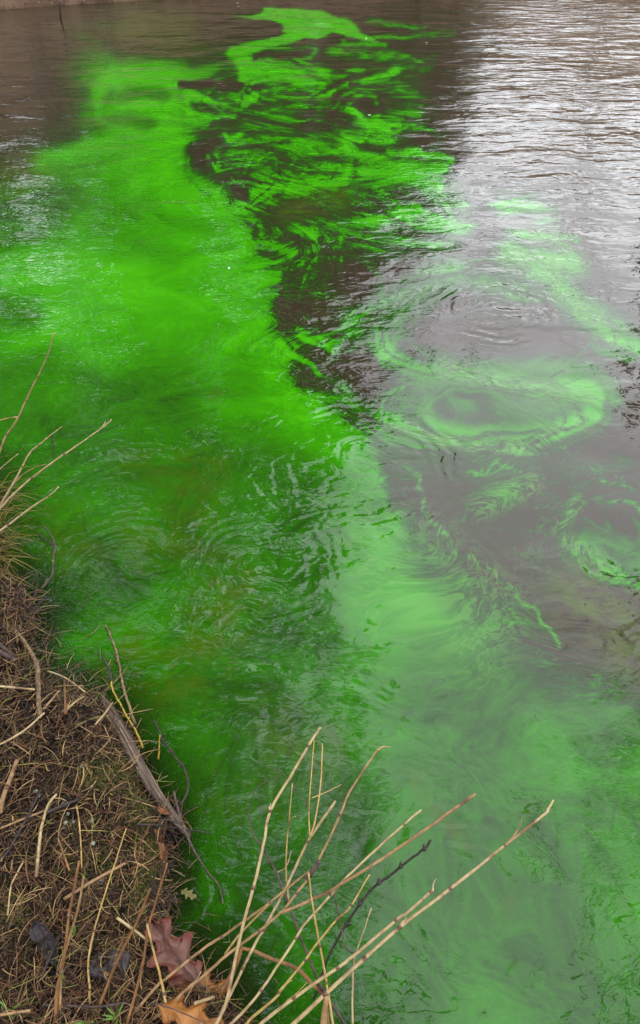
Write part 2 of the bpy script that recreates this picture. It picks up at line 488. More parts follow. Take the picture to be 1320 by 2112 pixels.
for _ in range(70):
    x0, y0 = 860 + 440 * _r.random(), 925 + 260 * _r.random()
    if (x0 - 860) * .75 + 960 < y0: continue
    d0_ = _r.choice((-.3, .1, .6)) + .5 * _r.random()
    threads.append((.26 + .30 * _r.random(), 2.5 + 4 * _r.random() ** 2, .9, [(x0 + 11 * i * math.cos(d0_ + .35 * math.sin(i * .9 + x0)), y0 + 7 * i * math.sin(d0_ + .6 * math.sin(i * .8 + y0))) for i in range(8)]))
paint(D, threads)
# --- how crisp the dye breaks into filaments
E = np.full(U.shape, .95)
area(E, .12, [(-3000, -50), (450, -50), (470, 120), (380, 260), (470, 470), (520, 560), (480, 700), (640, 860), (760, 960), (840, 1080), (1000, 1250), (1150, 1400), (3000, 1700), (3000, 4000), (-3000, 4000)], 120)
paint(E, [(.25, 18, .8, FOAM_LINE), (.10, 330, .8, [(900, 790), (1200, 790)]), (.15, 170, .8, [(880, 620), (1000, 570), (1250, 640)]), (.15, 150, .8, [(1200, 1090), (1300, 1130)]), (.3, 90, .8, [(1020, 1025)])])
# --- olive tone where the brown bed shows through and where mirrored branches are painted in
O = np.zeros(U.shape)
paint(O, [(.55, 110, .9, [(400, 1010), (390, 1090), (300, 1110)]), (.5, 120, .9, [(150, 1130), (80, 1100), (30, 1050)]), (.65, 120, .9, [(470, 1210), (440, 1290), (390, 1380), (310, 1410)]),
          (.6, 90, .9, [(270, 1330), (230, 1400)]), (.2, 150, .9, [(440, 1640), (620, 1640)]), (.6, 22, .9, [(448, 820)]), (.4, 120, .9, [(560, 1500), (660, 1540)]),
          (.75, 120, .9, [(1200, 1230), (1320, 1340)]), (.7, 60, .9, [(10, 370), (60, 350)]), (.7, 90, .9, [(280, 60), (350, 70)]), (.5, 30, .9, [(850, 1610), (950, 1740)]), (.5, 26, .9, [(1050, 1860)]), (.5, 22, .9, [(1092, 1658)]),  # first stroke: dark reflection of branches at the right edge, put into the colour
          (.6, 40, .9, [(620, 420), (720, 400), (600, 440)]), (.45, 60, .9, [(260, 960), (440, 960)])])
# --- pale scum floating on the surface
Q = np.zeros(U.shape)
paint(Q, [(.55, 26, .9, [(1060, 474), (1100, 484), (1180, 500)]), (.5, 50, .9, [(1050, 530), (1180, 545)]), (.6, 26, .9, [(1130, 575), (1200, 640), (1260, 700)]),
          (.6, 26, .9, [(910, 755), (1000, 785), (1060, 795)]), (.65, 30, .9, [(1090, 805), (1220, 815)]), (.7, 24, .9, [(800, 875), (900, 908), (1000, 926), (1080, 922), (1200, 862)]),
          (.7, 9, .9, FOAM_LINE), (.5, 30, .9, [(1194, 1036), (1150, 1100), (1262, 1180)]), (.5, 50, .9, [(1000, 1035), (1090, 1000)]),
          (.4, 200, .9, [(820, 1180), (980, 1280)])])
# --- ripples: fine (Rf), medium folds (Rm), wind waves (Rw)
Rf = np.full(U.shape, .55)
Rm = np.full(U.shape, .35)
Rw = np.full(U.shape, .30)
area(Rw, 1.0, [(900, -200), (3000, -200), (3000, 900), (1330, 640), (1180, 500), (1040, 420), (930, 380), (860, 300)], 120)
area(Rw, .12, [(-3000, 680), (560, 700), (860, 560), (1300, 700), (3000, 700), (3000, 4000), (-3000, 4000)], 120)
area(Rf, .10, [(780, 700), (960, 660), (1150, 670), (1220, 780), (1240, 900), (1330, 960), (1330, 1180), (1180, 1160), (1040, 1160), (900, 1080), (860, 960), (900, 900)], 80)
area(Rf, .06, [(700, 1180), (950, 1180), (1200, 1380), (1180, 1560), (1200, 1800), (1400, 1800), (1400, 2400), (760, 2400), (900, 1800), (840, 1500), (760, 1350)], 100)
area(Rm, .05, [(780, 700), (960, 660), (1150, 670), (1220, 780), (1240, 900), (1330, 960), (1330, 1180), (1180, 1160), (1040, 1160), (900, 1080), (860, 960), (900, 900)], 80)
area(Rm, .06, [(900, 1180), (1200, 1380), (1400, 1500), (1400, 2400), (930, 2400), (930, 1800), (900, 1500)], 80)
paint(Rf, [(.9, 120, .9, [(620, 840), (580, 920), (640, 1000), (520, 1100)]), (.9, 120, .9, [(140, 1180), (160, 1290), (260, 1130)]), (.8, 130, .9, [(420, 1290), (520, 1290)]),
           (1.2, 170, .9, [(790, 520), (700, 620), (640, 700), (720, 800)]), (.9, 300, .9, [(60, 450), (200, 640), (100, 900)]), (.9, 160, .9, [(300, 900), (430, 860)]), (.9, 140, .9, [(640, 130), (720, 120), (740, 200)]), (1.1, 150, .9, [(1210, 1240), (1310, 1360)]), (.6, 60, .9, [(870, 680), (930, 680)]),
           (.5, 90, .9, [(1090, 1390), (1160, 1460)]), (.55, 70, .9, [(1250, 1050), (1310, 1090)]), (.55, 110, .9, [(1270, 1560), (1280, 1700)]), (.7, 120, .9, [(760, 900), (700, 860)])])
paint(Rm, [(.9, 140, .9, [(800, 1350), (820, 1500)]), (.8, 160, .9, [(820, 1600), (860, 1760), (800, 1850)]), (.7, 120, .9, [(540, 1430), (500, 1500)]), (.7, 160, .9, [(640, 900), (760, 920)]),
           (.7, 120, .9, [(480, 1180), (400, 1310)]), (.6, 90, .9, [(700, 1230), (850, 1140)]), (.8, 110, .9, [(1100, 560), (1050, 640)]), (.9, 170, .9, [(790, 500), (700, 610), (660, 700)]), (.95, 170, .9, [(1180, 1220), (1260, 1290), (1330, 1380)]), (.45, 150, .9, [(1270, 1480), (1290, 1700)]), (.5, 40, .9, [(1180, 700), (1200, 760)]),
           (.55, 60, .9, [(1170, 1480), (1190, 1600), (1210, 1760)]), (.5, 50, .9, [(1080, 1480), (1130, 1600)])])
# --- depth of clear water over the bed near the shore
sh = -(sdist(X, Y, LAND) + .035 * vnoise(X, Y, 11, 1) + .02 * vnoise(X, Y, 27, 2))
K = np.clip(1 - sh / (.15 + .08 * vnoise(X, Y, 4, 8)), 0, 1) ** 1.2
K = np.where(Y > 3.2, 0, K)
# --- the current: plan coordinates wound up round each eddy, so filaments follow it
fx, fy = X.copy(), Y.copy()
for (px, py, rad, turns) in [(620, 340, .75, 3.2), (560, 440, .5, -2.6), (650, 140, 1.3, 2.4), (810, 230, .8, -2.2), (790, 440, .5, 3.0), (1000, 700, .42, 2.6), (1020, 850, .34, -3.4),
                             (1260, 1080, .2, 3.2), (1020, 1030, .16, 2.8), (760, 560, .32, -2.6), (1120, 560, .4, 2.0), (940, 1120, .2, -3.0), (1240, 700, .22, 3.0), (1100, 1180, .18, 2.6),
                             (620, 690, .28, 2.8), (880, 350, .6, 2.4), (430, 215, .9, -2.0), (1180, 960, .2, -2.6)]:
    c = at(px, py)
    dx, dy = fx - c.x, fy - c.y
    an = .38 * turns * np.exp(-(dx * dx + dy * dy) / (rad * rad))
    ca, sa = np.cos(an), np.sin(an)
    fx, fy = c.x + dx * ca - dy * sa, c.y + dx * sa + dy * ca
flow = np.stack([fx, fy, np.zeros_like(fx)], 1)

nr, nc = len(rows), len(cols)
idx = np.arange(nr * nc).reshape(nr, nc)
quads = np.stack([idx[1:, :-1], idx[1:, 1:], idx[:-1, 1:], idx[:-1, :-1]], -1).reshape(-1, 4)
wm = bpy.data.meshes.new('water')
wm.vertices.add(len(X)); wm.vertices.foreach_set('co', np.stack([X, Y, np.zeros_like(X)], 1).astype(np.float32).ravel())
wm.loops.add(quads.size); wm.loops.foreach_set('vertex_index', quads.ravel().astype(np.int32))
wm.polygons.add(len(quads)); wm.polygons.foreach_set('loop_start', (np.arange(len(quads)) * 4).astype(np.int32))
wm.update(calc_edges=True)
def vattr(name, a, kind):
    t = wm.attributes.new(name, kind, 'POINT')
    t.data.foreach_set('vector' if kind == 'FLOAT_VECTOR' else 'value', np.ascontiguousarray(a, np.float32).ravel())
for nm, a in (('dye', D), ('crisp', E), ('olive', O), ('scum', Q), ('ripple', Rf), ('fold', Rm), ('wave', Rw), ('clear', K)):
    vattr(nm, a, 'FLOAT')
vattr('flow', flow, 'FLOAT_VECTOR')
water = link(bpy.data.objects.new('water', wm))
tag(water, 'calm river water streaked with bright green dye', 'water', kind='structure')

def water_mat():
    m, n, l = mat_new('dyed_water')
    g = NG(m.node_tree)
    P = g.pos()
    fl = g.attr('flow').outputs['Vector']
    A = {k: g.attr(k).outputs['Fac'] for k in ('dye', 'crisp', 'olive', 'scum', 'ripple', 'fold', 'wave', 'clear')}
    # dye
    w1 = g.vadd(fl, g.vmul(g.noise(fl, 1.1, 2, .5, 0, True), (.9, .9, 0)))
    warp = g.vadd(w1, g.vmul(g.noise(w1, 4.2, 3, .5, 0, True), (.26, .26, 0)))
    n1 = g.noise(warp, 4.0, 7, .58, .5)
    n2 = g.noise(warp, 15.0, 5, .58, 2.2)
    n3 = g.noise(g.vmul(warp, (1, 1.0, 1)), 75.0, 4, .6, 1.0)
    nz = g.add(g.mul(g.sub(n1, .5), .95), g.add(g.mul(g.sub(n2, .5), .62), g.mul(g.sub(n3, .5), .22)))
    mid = g.math('MULTIPLY', A['dye'], g.sub(1.0, A['dye']))
    n4 = g.noise(g.vmul(P, (1, 1.8, 1)), 90.0, 3, .6, .6)
    nz = g.add(nz, g.mul(g.sub(n4, .5), .26))
    amp = g.mul(g.math('POWER', g.mul(mid, 4.0), .5), g.mixf(A['crisp'], .32, 2.2))
    big = g.mul(g.sub(g.noise(g.vmul(w1, (1, 1.6, 1)), 1.1, 4, .55, .4), .5), .55)
    d0 = g.add(g.add(A['dye'], g.mul(nz, amp)), g.mul(g.mul(big, A['dye']), g.sub(1.0, A['crisp'])))
    crispd = g.smooth(d0, .40, .66)
    d = g.mixf(A['crisp'], d0, g.mixf(.62, crispd, d0))
    d = g.math('ADD', d, 0.0, True)
    col = g.ramp(d, [(0.0, (.0215, .0145, .0085)), (.18, (.014, .017, .005)), (.40, (.008, .034, .0025)), (.65, (.013, .082, .0012)), (.85, (.019, .142, .0008)), (1.0, (.030, .200, .0015))])
    no = g.noise(P, 14.0, 5, .65)
    col = g.mixc(g.mul(A['olive'], g.smooth(no, .35, .62)), col, (.030, .050, .002, 1))
    sc = g.mul(A['scum'], g.smooth(g.noise(warp, 28.0, 6, .62, 1.6), .44, .60))
    col = g.mixc(sc, col, (.05, .17, .016, 1))
    # fine filaments of dye in the clearer water
    nl = g.noise(warp, 13.0, 5, .55, 2.0)
    fil = g.math('SUBTRACT', 1.0, g.smooth(g.math('ABSOLUTE', g.sub(nl, .5), 0), .0, .016))
    fil = g.mul(g.mul(fil, A['crisp']), g.smooth(A['dye'], .08, .25))
    col = g.mixc(g.mul(fil, .6), col, (.02, .11, .008, 1))
    # ripples (heights in metres)
    wv = g.vadd(P, g.vmul(g.noise(P, 1.3, 3, .5, 0, True), (.35, .35, 0)))
    h1 = g.noise(g.vmul(wv, (2.0, 4.4, 1)), 1.1, 3, .42, .5)
    h1b = g.noise(g.vmul(wv, (4.5, 11, 1)), 1.0, 2, .4, .4)
    gust = g.smooth(g.noise(g.vmul(P, (1, .6, 1)), .7, 3, .5, .5), .34, .66, .35, 1.25)
    hw = g.mul(g.mul(A['wave'], gust), g.add(g.mul(h1, .019), g.mul(h1b, .011)))
    h2 = g.noise(g.vmul(g.vadd(P, g.vmul(g.noise(P, 4.0, 2, .5, 0, True), (.1, .1, 0))), (1, 1.5, 1)), 6.8, 2, .4, .7)
    hm = g.mul(A['fold'], g.mul(h2, .0135))
    h3 = g.noise(g.vmul(P, (1, 1.6, 1)), 24.0, 2, .42, .8)
    hf = g.mul(A['ripple'], g.mul(h3, .0019))
    h0 = g.noise(g.vmul(P, (1, 1.5, 1)), 1.5, 1, .4, .6)
    H = g.add(g.add(hw, g.mul(h0, .022)), g.add(hm, hf))
    rings = None
    for (px, py, sc_, rad) in ((720, 960, 120, .36), (560, 1180, 150, .2), (250, 1190, 150, .22), (520, 1330, 150, .16), (1010, 640, 95, .28), (940, 1830, 150, .16), (360, 1850, 210, .09)):
        c = at(px, py)
        v = g.vadd(g.vadd(P, g.vmul(g.noise(P, 5.0, 3, .5, 0, True), (.15, .15, 0))), (-c.x - .075, -c.y - .075, 0))
        ln = n.new('ShaderNodeVectorMath'); ln.operation = 'LENGTH'; l.new(v, ln.inputs[0])
        wv_ = g.math('SINE', g.mul(ln.outputs['Value'], sc_ * 1.0))
        am = g.mul(g.smooth(ln.outputs['Value'], rad * .8, rad * 1.5, 1.0, 0.0), g.smooth(ln.outputs['Value'], rad * .30, rad * .75))
        am = g.mul(am, g.smooth(g.noise(g.vadd(P, (sc_ * .37, px * .01, 0)), 4.0, 2, .5), .40, .60))
        r_ = g.mul(g.mul(wv_, am), .0009 * 140 / sc_)
        rings = r_ if rings is None else g.add(rings, r_)
    H = g.add(H, rings)
    bp = n.new('ShaderNodeBump'); bp.inputs['Strength'].default_value = 1; bp.inputs['Distance'].default_value = 1
    l.new(H, bp.inputs['Height'])
    # body
    df = n.new('ShaderNodeBsdfDiffuse'); l.new(col, df.inputs['Color'])
    tr = n.new('ShaderNodeBsdfTransparent'); tr.inputs['Color'].default_value = (.50, .60, .40, 1)
    body = n.new('ShaderNodeMixShader')
    l.new(g.mul(A['clear'], .92), body.inputs[0]); l.new(df.outputs[0], body.inputs[1]); l.new(tr.outputs[0], body.inputs[2])
    gl = n.new('ShaderNodeBsdfGlossy'); gl.inputs['Roughness'].default_value = .015; l.new(bp.outputs[0], gl.inputs['Normal'])
    fr = n.new('ShaderNodeFresnel'); fr.inputs['IOR'].default_value = 1.333; l.new(bp.outputs[0], fr.inputs['Normal'])
    mx = n.new('ShaderNodeMixShader')
    l.new(fr.outputs[0], mx.inputs[0]); l.new(body.outputs[0], mx.inputs[1]); l.new(gl.outputs[0], mx.inputs[2])
    o = n.new('ShaderNodeOutputMaterial'); l.new(mx.outputs[0], o.inputs[0])
    return m
wm.materials.append(water_mat())

# ================================================================ the near bank and the river bed (one sheet of ground)
def grid_mesh(name, xs, ys, zf, mat):
    gx, gy = np.meshgrid(xs, ys)
    z = zf(gx.ravel(), gy.ravel())
    me = bpy.data.meshes.new(name)
    a, b = len(ys), len(xs)
    ii = np.arange(a * b).reshape(a, b)
    q = np.stack([ii[:-1, :-1], ii[:-1, 1:], ii[1:, 1:], ii[1:, :-1]], -1).reshape(-1, 4)
    me.vertices.add(a * b); me.vertices.foreach_set('co', np.stack([gx.ravel(), gy.ravel(), z], 1).astype(np.float32).ravel())
    me.loops.add(q.size); me.loops.foreach_set('vertex_index', q.ravel().astype(np.int32))
    me.polygons.add(len(q)); me.polygons.foreach_set('loop_start', (np.arange(len(q)) * 4).astype(np.int32))
    me.polygons.foreach_set('use_smooth', np.ones(len(q), bool))
    me.update(calc_edges=True); me.materials.append(mat)
    return link(bpy.data.objects.new(name, me))

def soil_mat():
    m, n, l = mat_new('wet_soil')
    g = NG(m.node_tree)
    P = g.pos()
    b = n.new('ShaderNodeBsdfPrincipled'); o = n.new('ShaderNodeOutputMaterial')
    f1 = g.noise(P, 26, 8, .7); f2 = g.noise(P, 7, 4, .6); f3 = g.noise(P, 140, 4, .6)
    col = g.mixc(g.smooth(f1, .35, .68), (.004, .0026, .0018, 1), (.023, .0130, .0080, 1))
    col = g.mixc(g.smooth(f3, .55, .75, 0, .6), col, (.055, .038, .026, 1))
    col = g.mixc(g.smooth(f2, .55, .72, 0, .55), col, (.016, .018, .004, 1))
    gp = n.new('ShaderNodeSeparateXYZ'); l.new(P, gp.inputs[0])
    col = g.mixc(g.smooth(gp.outputs[2], .004, -.02), col, g.mixc(f1, (.030, .026, .014, 1), (.085, .070, .042, 1)))
    l.new(col, b.inputs['Base Color'])
    b.inputs['Roughness'].default_value = .9; b.inputs['Specular IOR Level'].default_value = .05
    bp = n.new('ShaderNodeBump'); bp.inputs['Strength'].default_value = .9; bp.inputs['Distance'].default_value = .012
    l.new(g.add(f1, g.mul(f3, .35)), bp.inputs['Height']); l.new(bp.outputs[0], b.inputs['Normal'])
    l.new(b.outputs[0], o.inputs[0])
    return m
M_SOIL = soil_mat()
def axis(parts):
    out = []
    for a, b, st in parts: out += list(np.arange(a, b, st))
    return np.array(out)
gx_ = axis([(-40, -8, 4), (-8, -2.2, .4), (-2.2, .55, .011), (.55, 3, .12), (3, 12, 1), (12, 41, 4)])
gy_ = axis([(-14, -1.2, 1.2), (-1.2, .3, .1), (.3, 2.5, .011), (2.5, 5, .12), (5, 12, .6), (12, 48, 4)])
bank = grid_mesh('ground', gx_, gy_, ground_z, M_SOIL)
tag(bank, 'dark soil bank sloping down into the green water', 'ground', kind='structure')

# ================================================================ the far bank, the wooded slope behind it and its trees
FAR = [(-30, 10.2), (-6, 11.6), (-4.6, at(60, 24).y), (-2.6, at(330, 4).y), (-1, 13.4), (2, 14.6), (5, 15.5), (9, 13), (14, 8), (22, 3), (60, 0), (60, 80), (-60, 80), (-60, 9.5)]
def far_z(x, y):
    s = sdist(x, y, FAR) + .12 * vnoise(x, y, 1.7, 21)
    z = np.where(s > 0, .10 * (1 - np.exp(-np.maximum(s, 0) / .12)) + .05 * np.clip(s, 0, 1.2) + (.28 + .14 * np.clip((-2.2 - x) / 2.5, 0, 1)) * np.maximum(s - .7, 0), -.5 * (1 - np.exp(s / .5)) - .03)
    return z + np.where(s > .1, .05 * vnoise(x, y, 2.3, 22) + .03 * vnoise(x, y, 7, 23), 0)
def litter_mat():
    m, n, l = mat_new('leaf_litter')
    g = NG(m.node_tree)
    P = g.pos(); b = n.new('ShaderNodeBsdfPrincipled'); o = n.new('ShaderNodeOutputMaterial')
    f = g.noise(P, 4, 7, .7); f2 = g.noise(P, 22, 4, .65)
    col = g.mixc(g.smooth(f, .35, .65), (.022, .013, .008, 1), (.075, .045, .028, 1))
    col = g.mixc(g.smooth(f2, .55, .72, 0, .7), col, (.13, .095, .068, 1))
    geo = n.new('ShaderNodeSeparateXYZ'); l.new(P, geo.inputs[0])
    dry = g.smooth(geo.outputs[2], .12, .5)
    col = g.mixc(dry, col, g.mixc(g.smooth(f, .35, .65), (.075, .047, .030, 1), (.21, .150, .105, 1)))
    l.new(col, b.inputs['Base Color']); b.inputs['Roughness'].default_value = .9; b.inputs['Specular IOR Level'].default_value = .1
    bp = n.new('ShaderNodeBump'); bp.inputs['Distance'].default_value = .05
    l.new(f2, bp.inputs['Height']); l.new(bp.outputs[0], b.inputs['Normal']); l.new(b.outputs[0], o.inputs[0])
    return m
farb = grid_mesh('far_bank', axis([(-60, -9, 2), (-9, 1, .09), (1, 16, .5), (16, 61, 2.5)]), axis([(1, 10.5, .8), (10.5, 15, .07), (15, 24, .6), (24, 81, 3)]), far_z, litter_mat())
tag(farb, 'brown far bank with a pale muddy edge at the top left', 'bank', kind='structure')

M_BARK = plain_mat('bark', (.045, .032, .024), (.11, .085, .065), 18, .85, .6, (1, 1, .25))
def foliage_mat():
    m, n, l = mat_new('needles')
    g = NG(m.node_tree)
    b = n.new('ShaderNodeBsdfPrincipled'); o = n.new('ShaderNodeOutputMaterial')
    f = g.noise(g.pos(), 1.6, 5, .65)
    l.new(g.mixc(g.smooth(f, .35, .65), (.012, .022, .010, 1), (.040, .060, .026, 1)), b.inputs['Base Color'])
    b.inputs['Roughness'].default_value = .7
    l.new(b.outputs[0], o.inputs[0])
    return m
M_NEEDLE = foliage_mat()

def fz(x, y):
    return float(far_z(np.array([float(x)]), np.array([float(y)]))[0])

wood = MB()          # trunks and boughs of the woodland round the water
needle_v = []        # small needle sprays, three corners each
def sprays(c, rad, n, size):
    a = rng.normal(size=(n, 3)); a /= np.linalg.norm(a, axis=1)[:, None]
    p = np.array(c) + a * (np.array(rad) * rng.random((n, 1)) ** .4)
    u = rng.normal(size=(n, 3)); v = rng.normal(size=(n, 3))
    s = size * (.6 + .8 * rng.random((n, 1)))
    u = u / np.linalg.norm(u, axis=1)[:, None] * s; v = v / np.linalg.norm(v, axis=1)[:, None] * s * .45
    needle_v.append(np.stack([p - u, p + u * .2 + v, p + u * .9 - v * .3], 1).reshape(-1, 3))

def evergreen(x, y, h, w, z0=None, base=.03, dens=1.0):
    z0 = fz(x, y) if z0 is None else z0
    wood.tube([(x, y, z0 - .3), (x + .05, y, z0 + h * .4), (x, y + .05, z0 + h)], [h * .014, h * .010, .02], 7)
    k = int(h * 2.6)
    for i in range(k):
        t = base + (1 - base) * (i + rng.random()) / k
        r = w * (1 - t) ** .75 * (.75 + .5 * rng.random()) + .15
        for j in range(4):
            an = rng.random() * 2 * math.pi
            e = Vector((x + r * math.cos(an), y + r * math.sin(an), z0 + h * t - .18 * r))
            b0 = Vector((x, y, z0 + h * t))
            wood.tube([b0, b0.lerp(e, .5) + Vector((0, 0, .06 * r)), e], [.035, .02, .008], 3, cap=False)
            for q in (.45, .75, 1.0):
                c = b0.lerp(e, q)
                sprays(c, (r * .24 + .1, r * .24 + .1, .16), int(45 * dens), np.float64(.17))

def bare_tree(x, y, h, z0=None, spread=.3):
    z0 = fz(x, y) if z0 is None else z0
    def grow(p, d, ln, r, lev):
        q = p + d * ln
        mid = p.lerp(q, .5) + Vector(rng.normal(size=3)) * ln * .03
        wood.tube([p, mid, q], [r, r * .85, r * .66], 6 if lev < 2 else 3, cap=False)
        if lev >= 5: return
        for i in range(3 if lev > 0 else 4):
            nd = (d + Vector(rng.normal(size=3)) * (spread + .12 * lev)).normalized()
            nd.z = max(nd.z, -.1)
            grow(p.lerp(q, .55 + .45 * rng.random()), nd, ln * (.55 + .25 * rng.random()), r * .55, lev + 1)
    grow(Vector((x, y, z0 - .3)), Vector((rng.normal() * .03, rng.normal() * .03, 1)), h * .42, h * .012, 0)

def leaning_tree():
    # a bare tree rooted on the near bank right of the view, leaning out over the water
    def grow(p, d, ln, r, lev):
        q = p + d * ln
        mid = p.lerp(q, .5) + Vector(rng.normal(size=3)) * ln * .05
        wood.tube([p, mid, q], [r, r * .85, r * .62], 7 if lev < 2 else 3, cap=False)
        if lev >= 6: return
        for i in range(3):
            nd = (d + Vector(rng.normal(size=3)) * (.28 + .10 * lev)).normalized()
            grow(p.lerp(q, .5 + .5 * rng.random()), nd, ln * (.55 + .22 * rng.random()), r * .58, lev + 1)
    grow(Vector((4.75, -.9, gz(4.75, -.9) - .2)), Vector((-.06, .50, .82)).normalized(), 3.7, .14, 0)
    grow(Vector((5.3, -1.0, gz(5.3, -1.0) - .2)), Vector((-.08, .56, .74)).normalized(), 4.3, .14, 0)

for (x, y, h, w) in ((-1.6, 19, 17, 2.2), (.2, 17.5, 10.5, 1.8), (-1.0, 24, 23, 2.2), (1.4, 22, 9.5, 1.5), (-6.2, 24, 22, 2.4), (-12, 18, 18, 3), (-11.5, 24, 22, 3), (-5.3, 26, 22, 1.7), (8.6, 17, 9, 1.1), (12.5, 17, 16, 3), (16, 14, 17, 3)):
    evergreen(x, y, h, w)
for (x, y, h, w) in ((2.6, 27, 8.5, 1.5), (1.75, 16.2, 3.8, 1.0), (2.3, 17.5, 4.2, 1.1), (2.9, 19, 3.6, 1.0)):
    evergreen(x, y, h, w, None, .03, .16)
for (x, y, h) in ((-4.6, 17, 13), (-6.0, 15, 14), (-8, 20, 15), (-3.2, 27, 18), (-9, 14, 13), (-5.2, 21, 16), (-7, 17, 12), (-5.6, 18.5, 12), (-10.5, 17, 13), (-7.6, 22, 14), (-4.4, 14.5, 9), (3.4, 24, 11), (2.7, 20, 8), (8.5, 26, 9), (-4.3, 13.3, 11), (-5.6, 13.6, 12), (-3.4, 14.2, 10), (-6.6, 13.4, 12)):
    bare_tree(x, y, h)
# a big evergreen on the near bank left of the view, its boughs hanging out over the water
def overhang(x, y, h, reach):
    z0 = gz(x, y)
    wood.tube([(x, y, z0 - .3), (x + .2, y, z0 + h * .5), (x + .3, y, z0 + h)], [.26, .2, .05], 9)
    for i in range(46):
        t = .36 + .64 * i / 46
        an = R(-75 + 118 * rng.random())
        r = reach * (1 - .55 * max(0, t - .55) / .45) * (.55 + .5 * rng.random())
        b0 = Vector((x + .3 * t, y, z0 + h * t)); e = b0 + Vector((r * math.cos(an), r * math.sin(an), .10 * r * rng.normal() - .1))
        wood.tube(spline([b0, b0.lerp(e, .5) + Vector((0, 0, .3)), e], 5), [.06, .05, .04, .03, .02, .01], 4, cap=False)
        for q in np.linspace(.25, 1, 7):
            sprays(b0.lerp(e, q) + Vector((0, 0, .15 * math.sin(q * 3))), (.5, .5, .22), 270, .075)
rng = np.random.default_rng(5)
overhang(-4.55, 4.6, 12, 5.0)
rng = np.random.default_rng(9)
leaning_tree()
rng = np.random.default_rng(3)
overhang(-3.6, 1.6, 11, 3.6)
for (x, y, h, w) in ((-7, -1, 14, 3), (-4, -6, 15, 3), (1, -7, 14, 3), (6, -6, 15, 3)):  # unseen evergreens behind the camera, added to cut down the skylight
    evergreen(x, y, h, w, gz(x, y), .1, .6)
wd = wood.build('woodland', M_BARK)
tag(wd, 'trees standing round the river seen only as dark reflections, with unseen ones added behind to dim the light', 'woodland', kind='stuff')
nv = np.concatenate(needle_v).astype(np.float32)
nm_ = bpy.data.meshes.new('woodland_foliage')
nm_.vertices.add(len(nv)); nm_.vertices.foreach_set('co', nv.ravel())
nm_.loops.add(len(nv)); nm_.loops.foreach_set('vertex_index', np.arange(len(nv), dtype=np.int32))
nm_.polygons.add(len(nv) // 3); nm_.polygons.foreach_set('loop_start', (np.arange(len(nv) // 3) * 3).astype(np.int32))
nm_.update(calc_edges=True); nm_.materials.append(M_NEEDLE)
fo = link(bpy.data.objects.new('foliage', nm_), wd)
fo['kind'] = 'stuff'

# ================================================================ materials of the small things
M_PALE = plain_mat('straw_pale', (.19, .130, .058), (.33, .245, .125), 55, .6, .3, (1, 1, .3), (.13, .07, .035))
M_YEL = plain_mat('straw_yellow', (.20, .125, .035), (.32, .22, .075), 55, .6, .3, (1, 1, .3), (.12, .065, .02))
M_TAN = plain_mat('straw_tan', (.13, .072, .030), (.24, .145, .065), 55, .65, .3, (1, 1, .3), (.075, .035, .015))
M_BRN = plain_mat('stem_brown', (.085, .036, .012), (.17, .080, .026), 45, .65, .3, (1, 1, .3), (.04, .018, .008))
M_NODE = plain_mat('stem_joint', (.045, .022, .014), (.14, .075, .040), 140, .7, .3)
M_DARK = plain_mat('dark_twig', (.010, .0070, .0060), (.030, .020, .017), 90, .7, .5)
M_PURP = plain_mat('purple_twig', (.022, .013, .011), (.062, .040, .032), 70, .7, .4)
M_GOLD = plain_mat('yellow_twig', (.17, .11, .008), (.28, .19, .02), 90, .55, .2)
M_ROOT = plain_mat('root_bark', (.060, .036, .018), (.17, .115, .058), 60, .75, .5)
def log_mat():
    m, n, l = mat_new('weathered_wood')
    g = NG(m.node_tree)
    b = n.new('ShaderNodeBsdfPrincipled'); o = n.new('ShaderNodeOutputMaterial')
    v = g.attr('grain').outputs['Vector']
    f = g.noise(v, 3.2, 7, .68, .3); f2 = g.noise(g.vmul(v, (2.5, 2.5, 1)), 5.0, 5, .6); f3 = g.noise(g.pos(), 16, 4, .6)
    col = g.ramp(f, [(.30, (.014, .009, .007)), (.44, (.075, .052, .038)), (.56, (.19, .140, .105)), (.70, (.32, .25, .19))])
    col = g.mixc(g.smooth(f2, .55, .68, 0, .7), col, (.018, .012, .009, 1))
    col = g.mixc(g.smooth(f3, .52, .68, 0, .6), col, (.05, .030, .018, 1))
    l.new(col, b.inputs['Base Color']); b.inputs['Roughness'].default_value = .85; b.inputs['Specular IOR Level'].default_value = .15
    bp = n.new('ShaderNodeBump'); bp.inputs['Strength'].default_value = 1; bp.inputs['Distance'].default_value = .006
    l.new(g.add(f, f2), bp.inputs['Height']); l.new(bp.outputs[0], b.inputs['Normal']); l.new(b.outputs[0], o.inputs[0])
    return m
M_LOG = log_mat()
M_GREEN = plain_mat('fresh_green', (.030, .085, .008), (.07, .15, .02), 80, .5, .2)
M_PEB = plain_mat('pale_stone', (.11, .12, .085), (.23, .25, .18), 160, .8, .4)
M_LILAC = plain_mat('lilac_stone', (.15, .13, .14), (.25, .22, .24), 160, .8, .4)
M_FOAM = plain_mat('foam', (.25, .34, .24), (.45, .52, .42), 200, .4, .5)

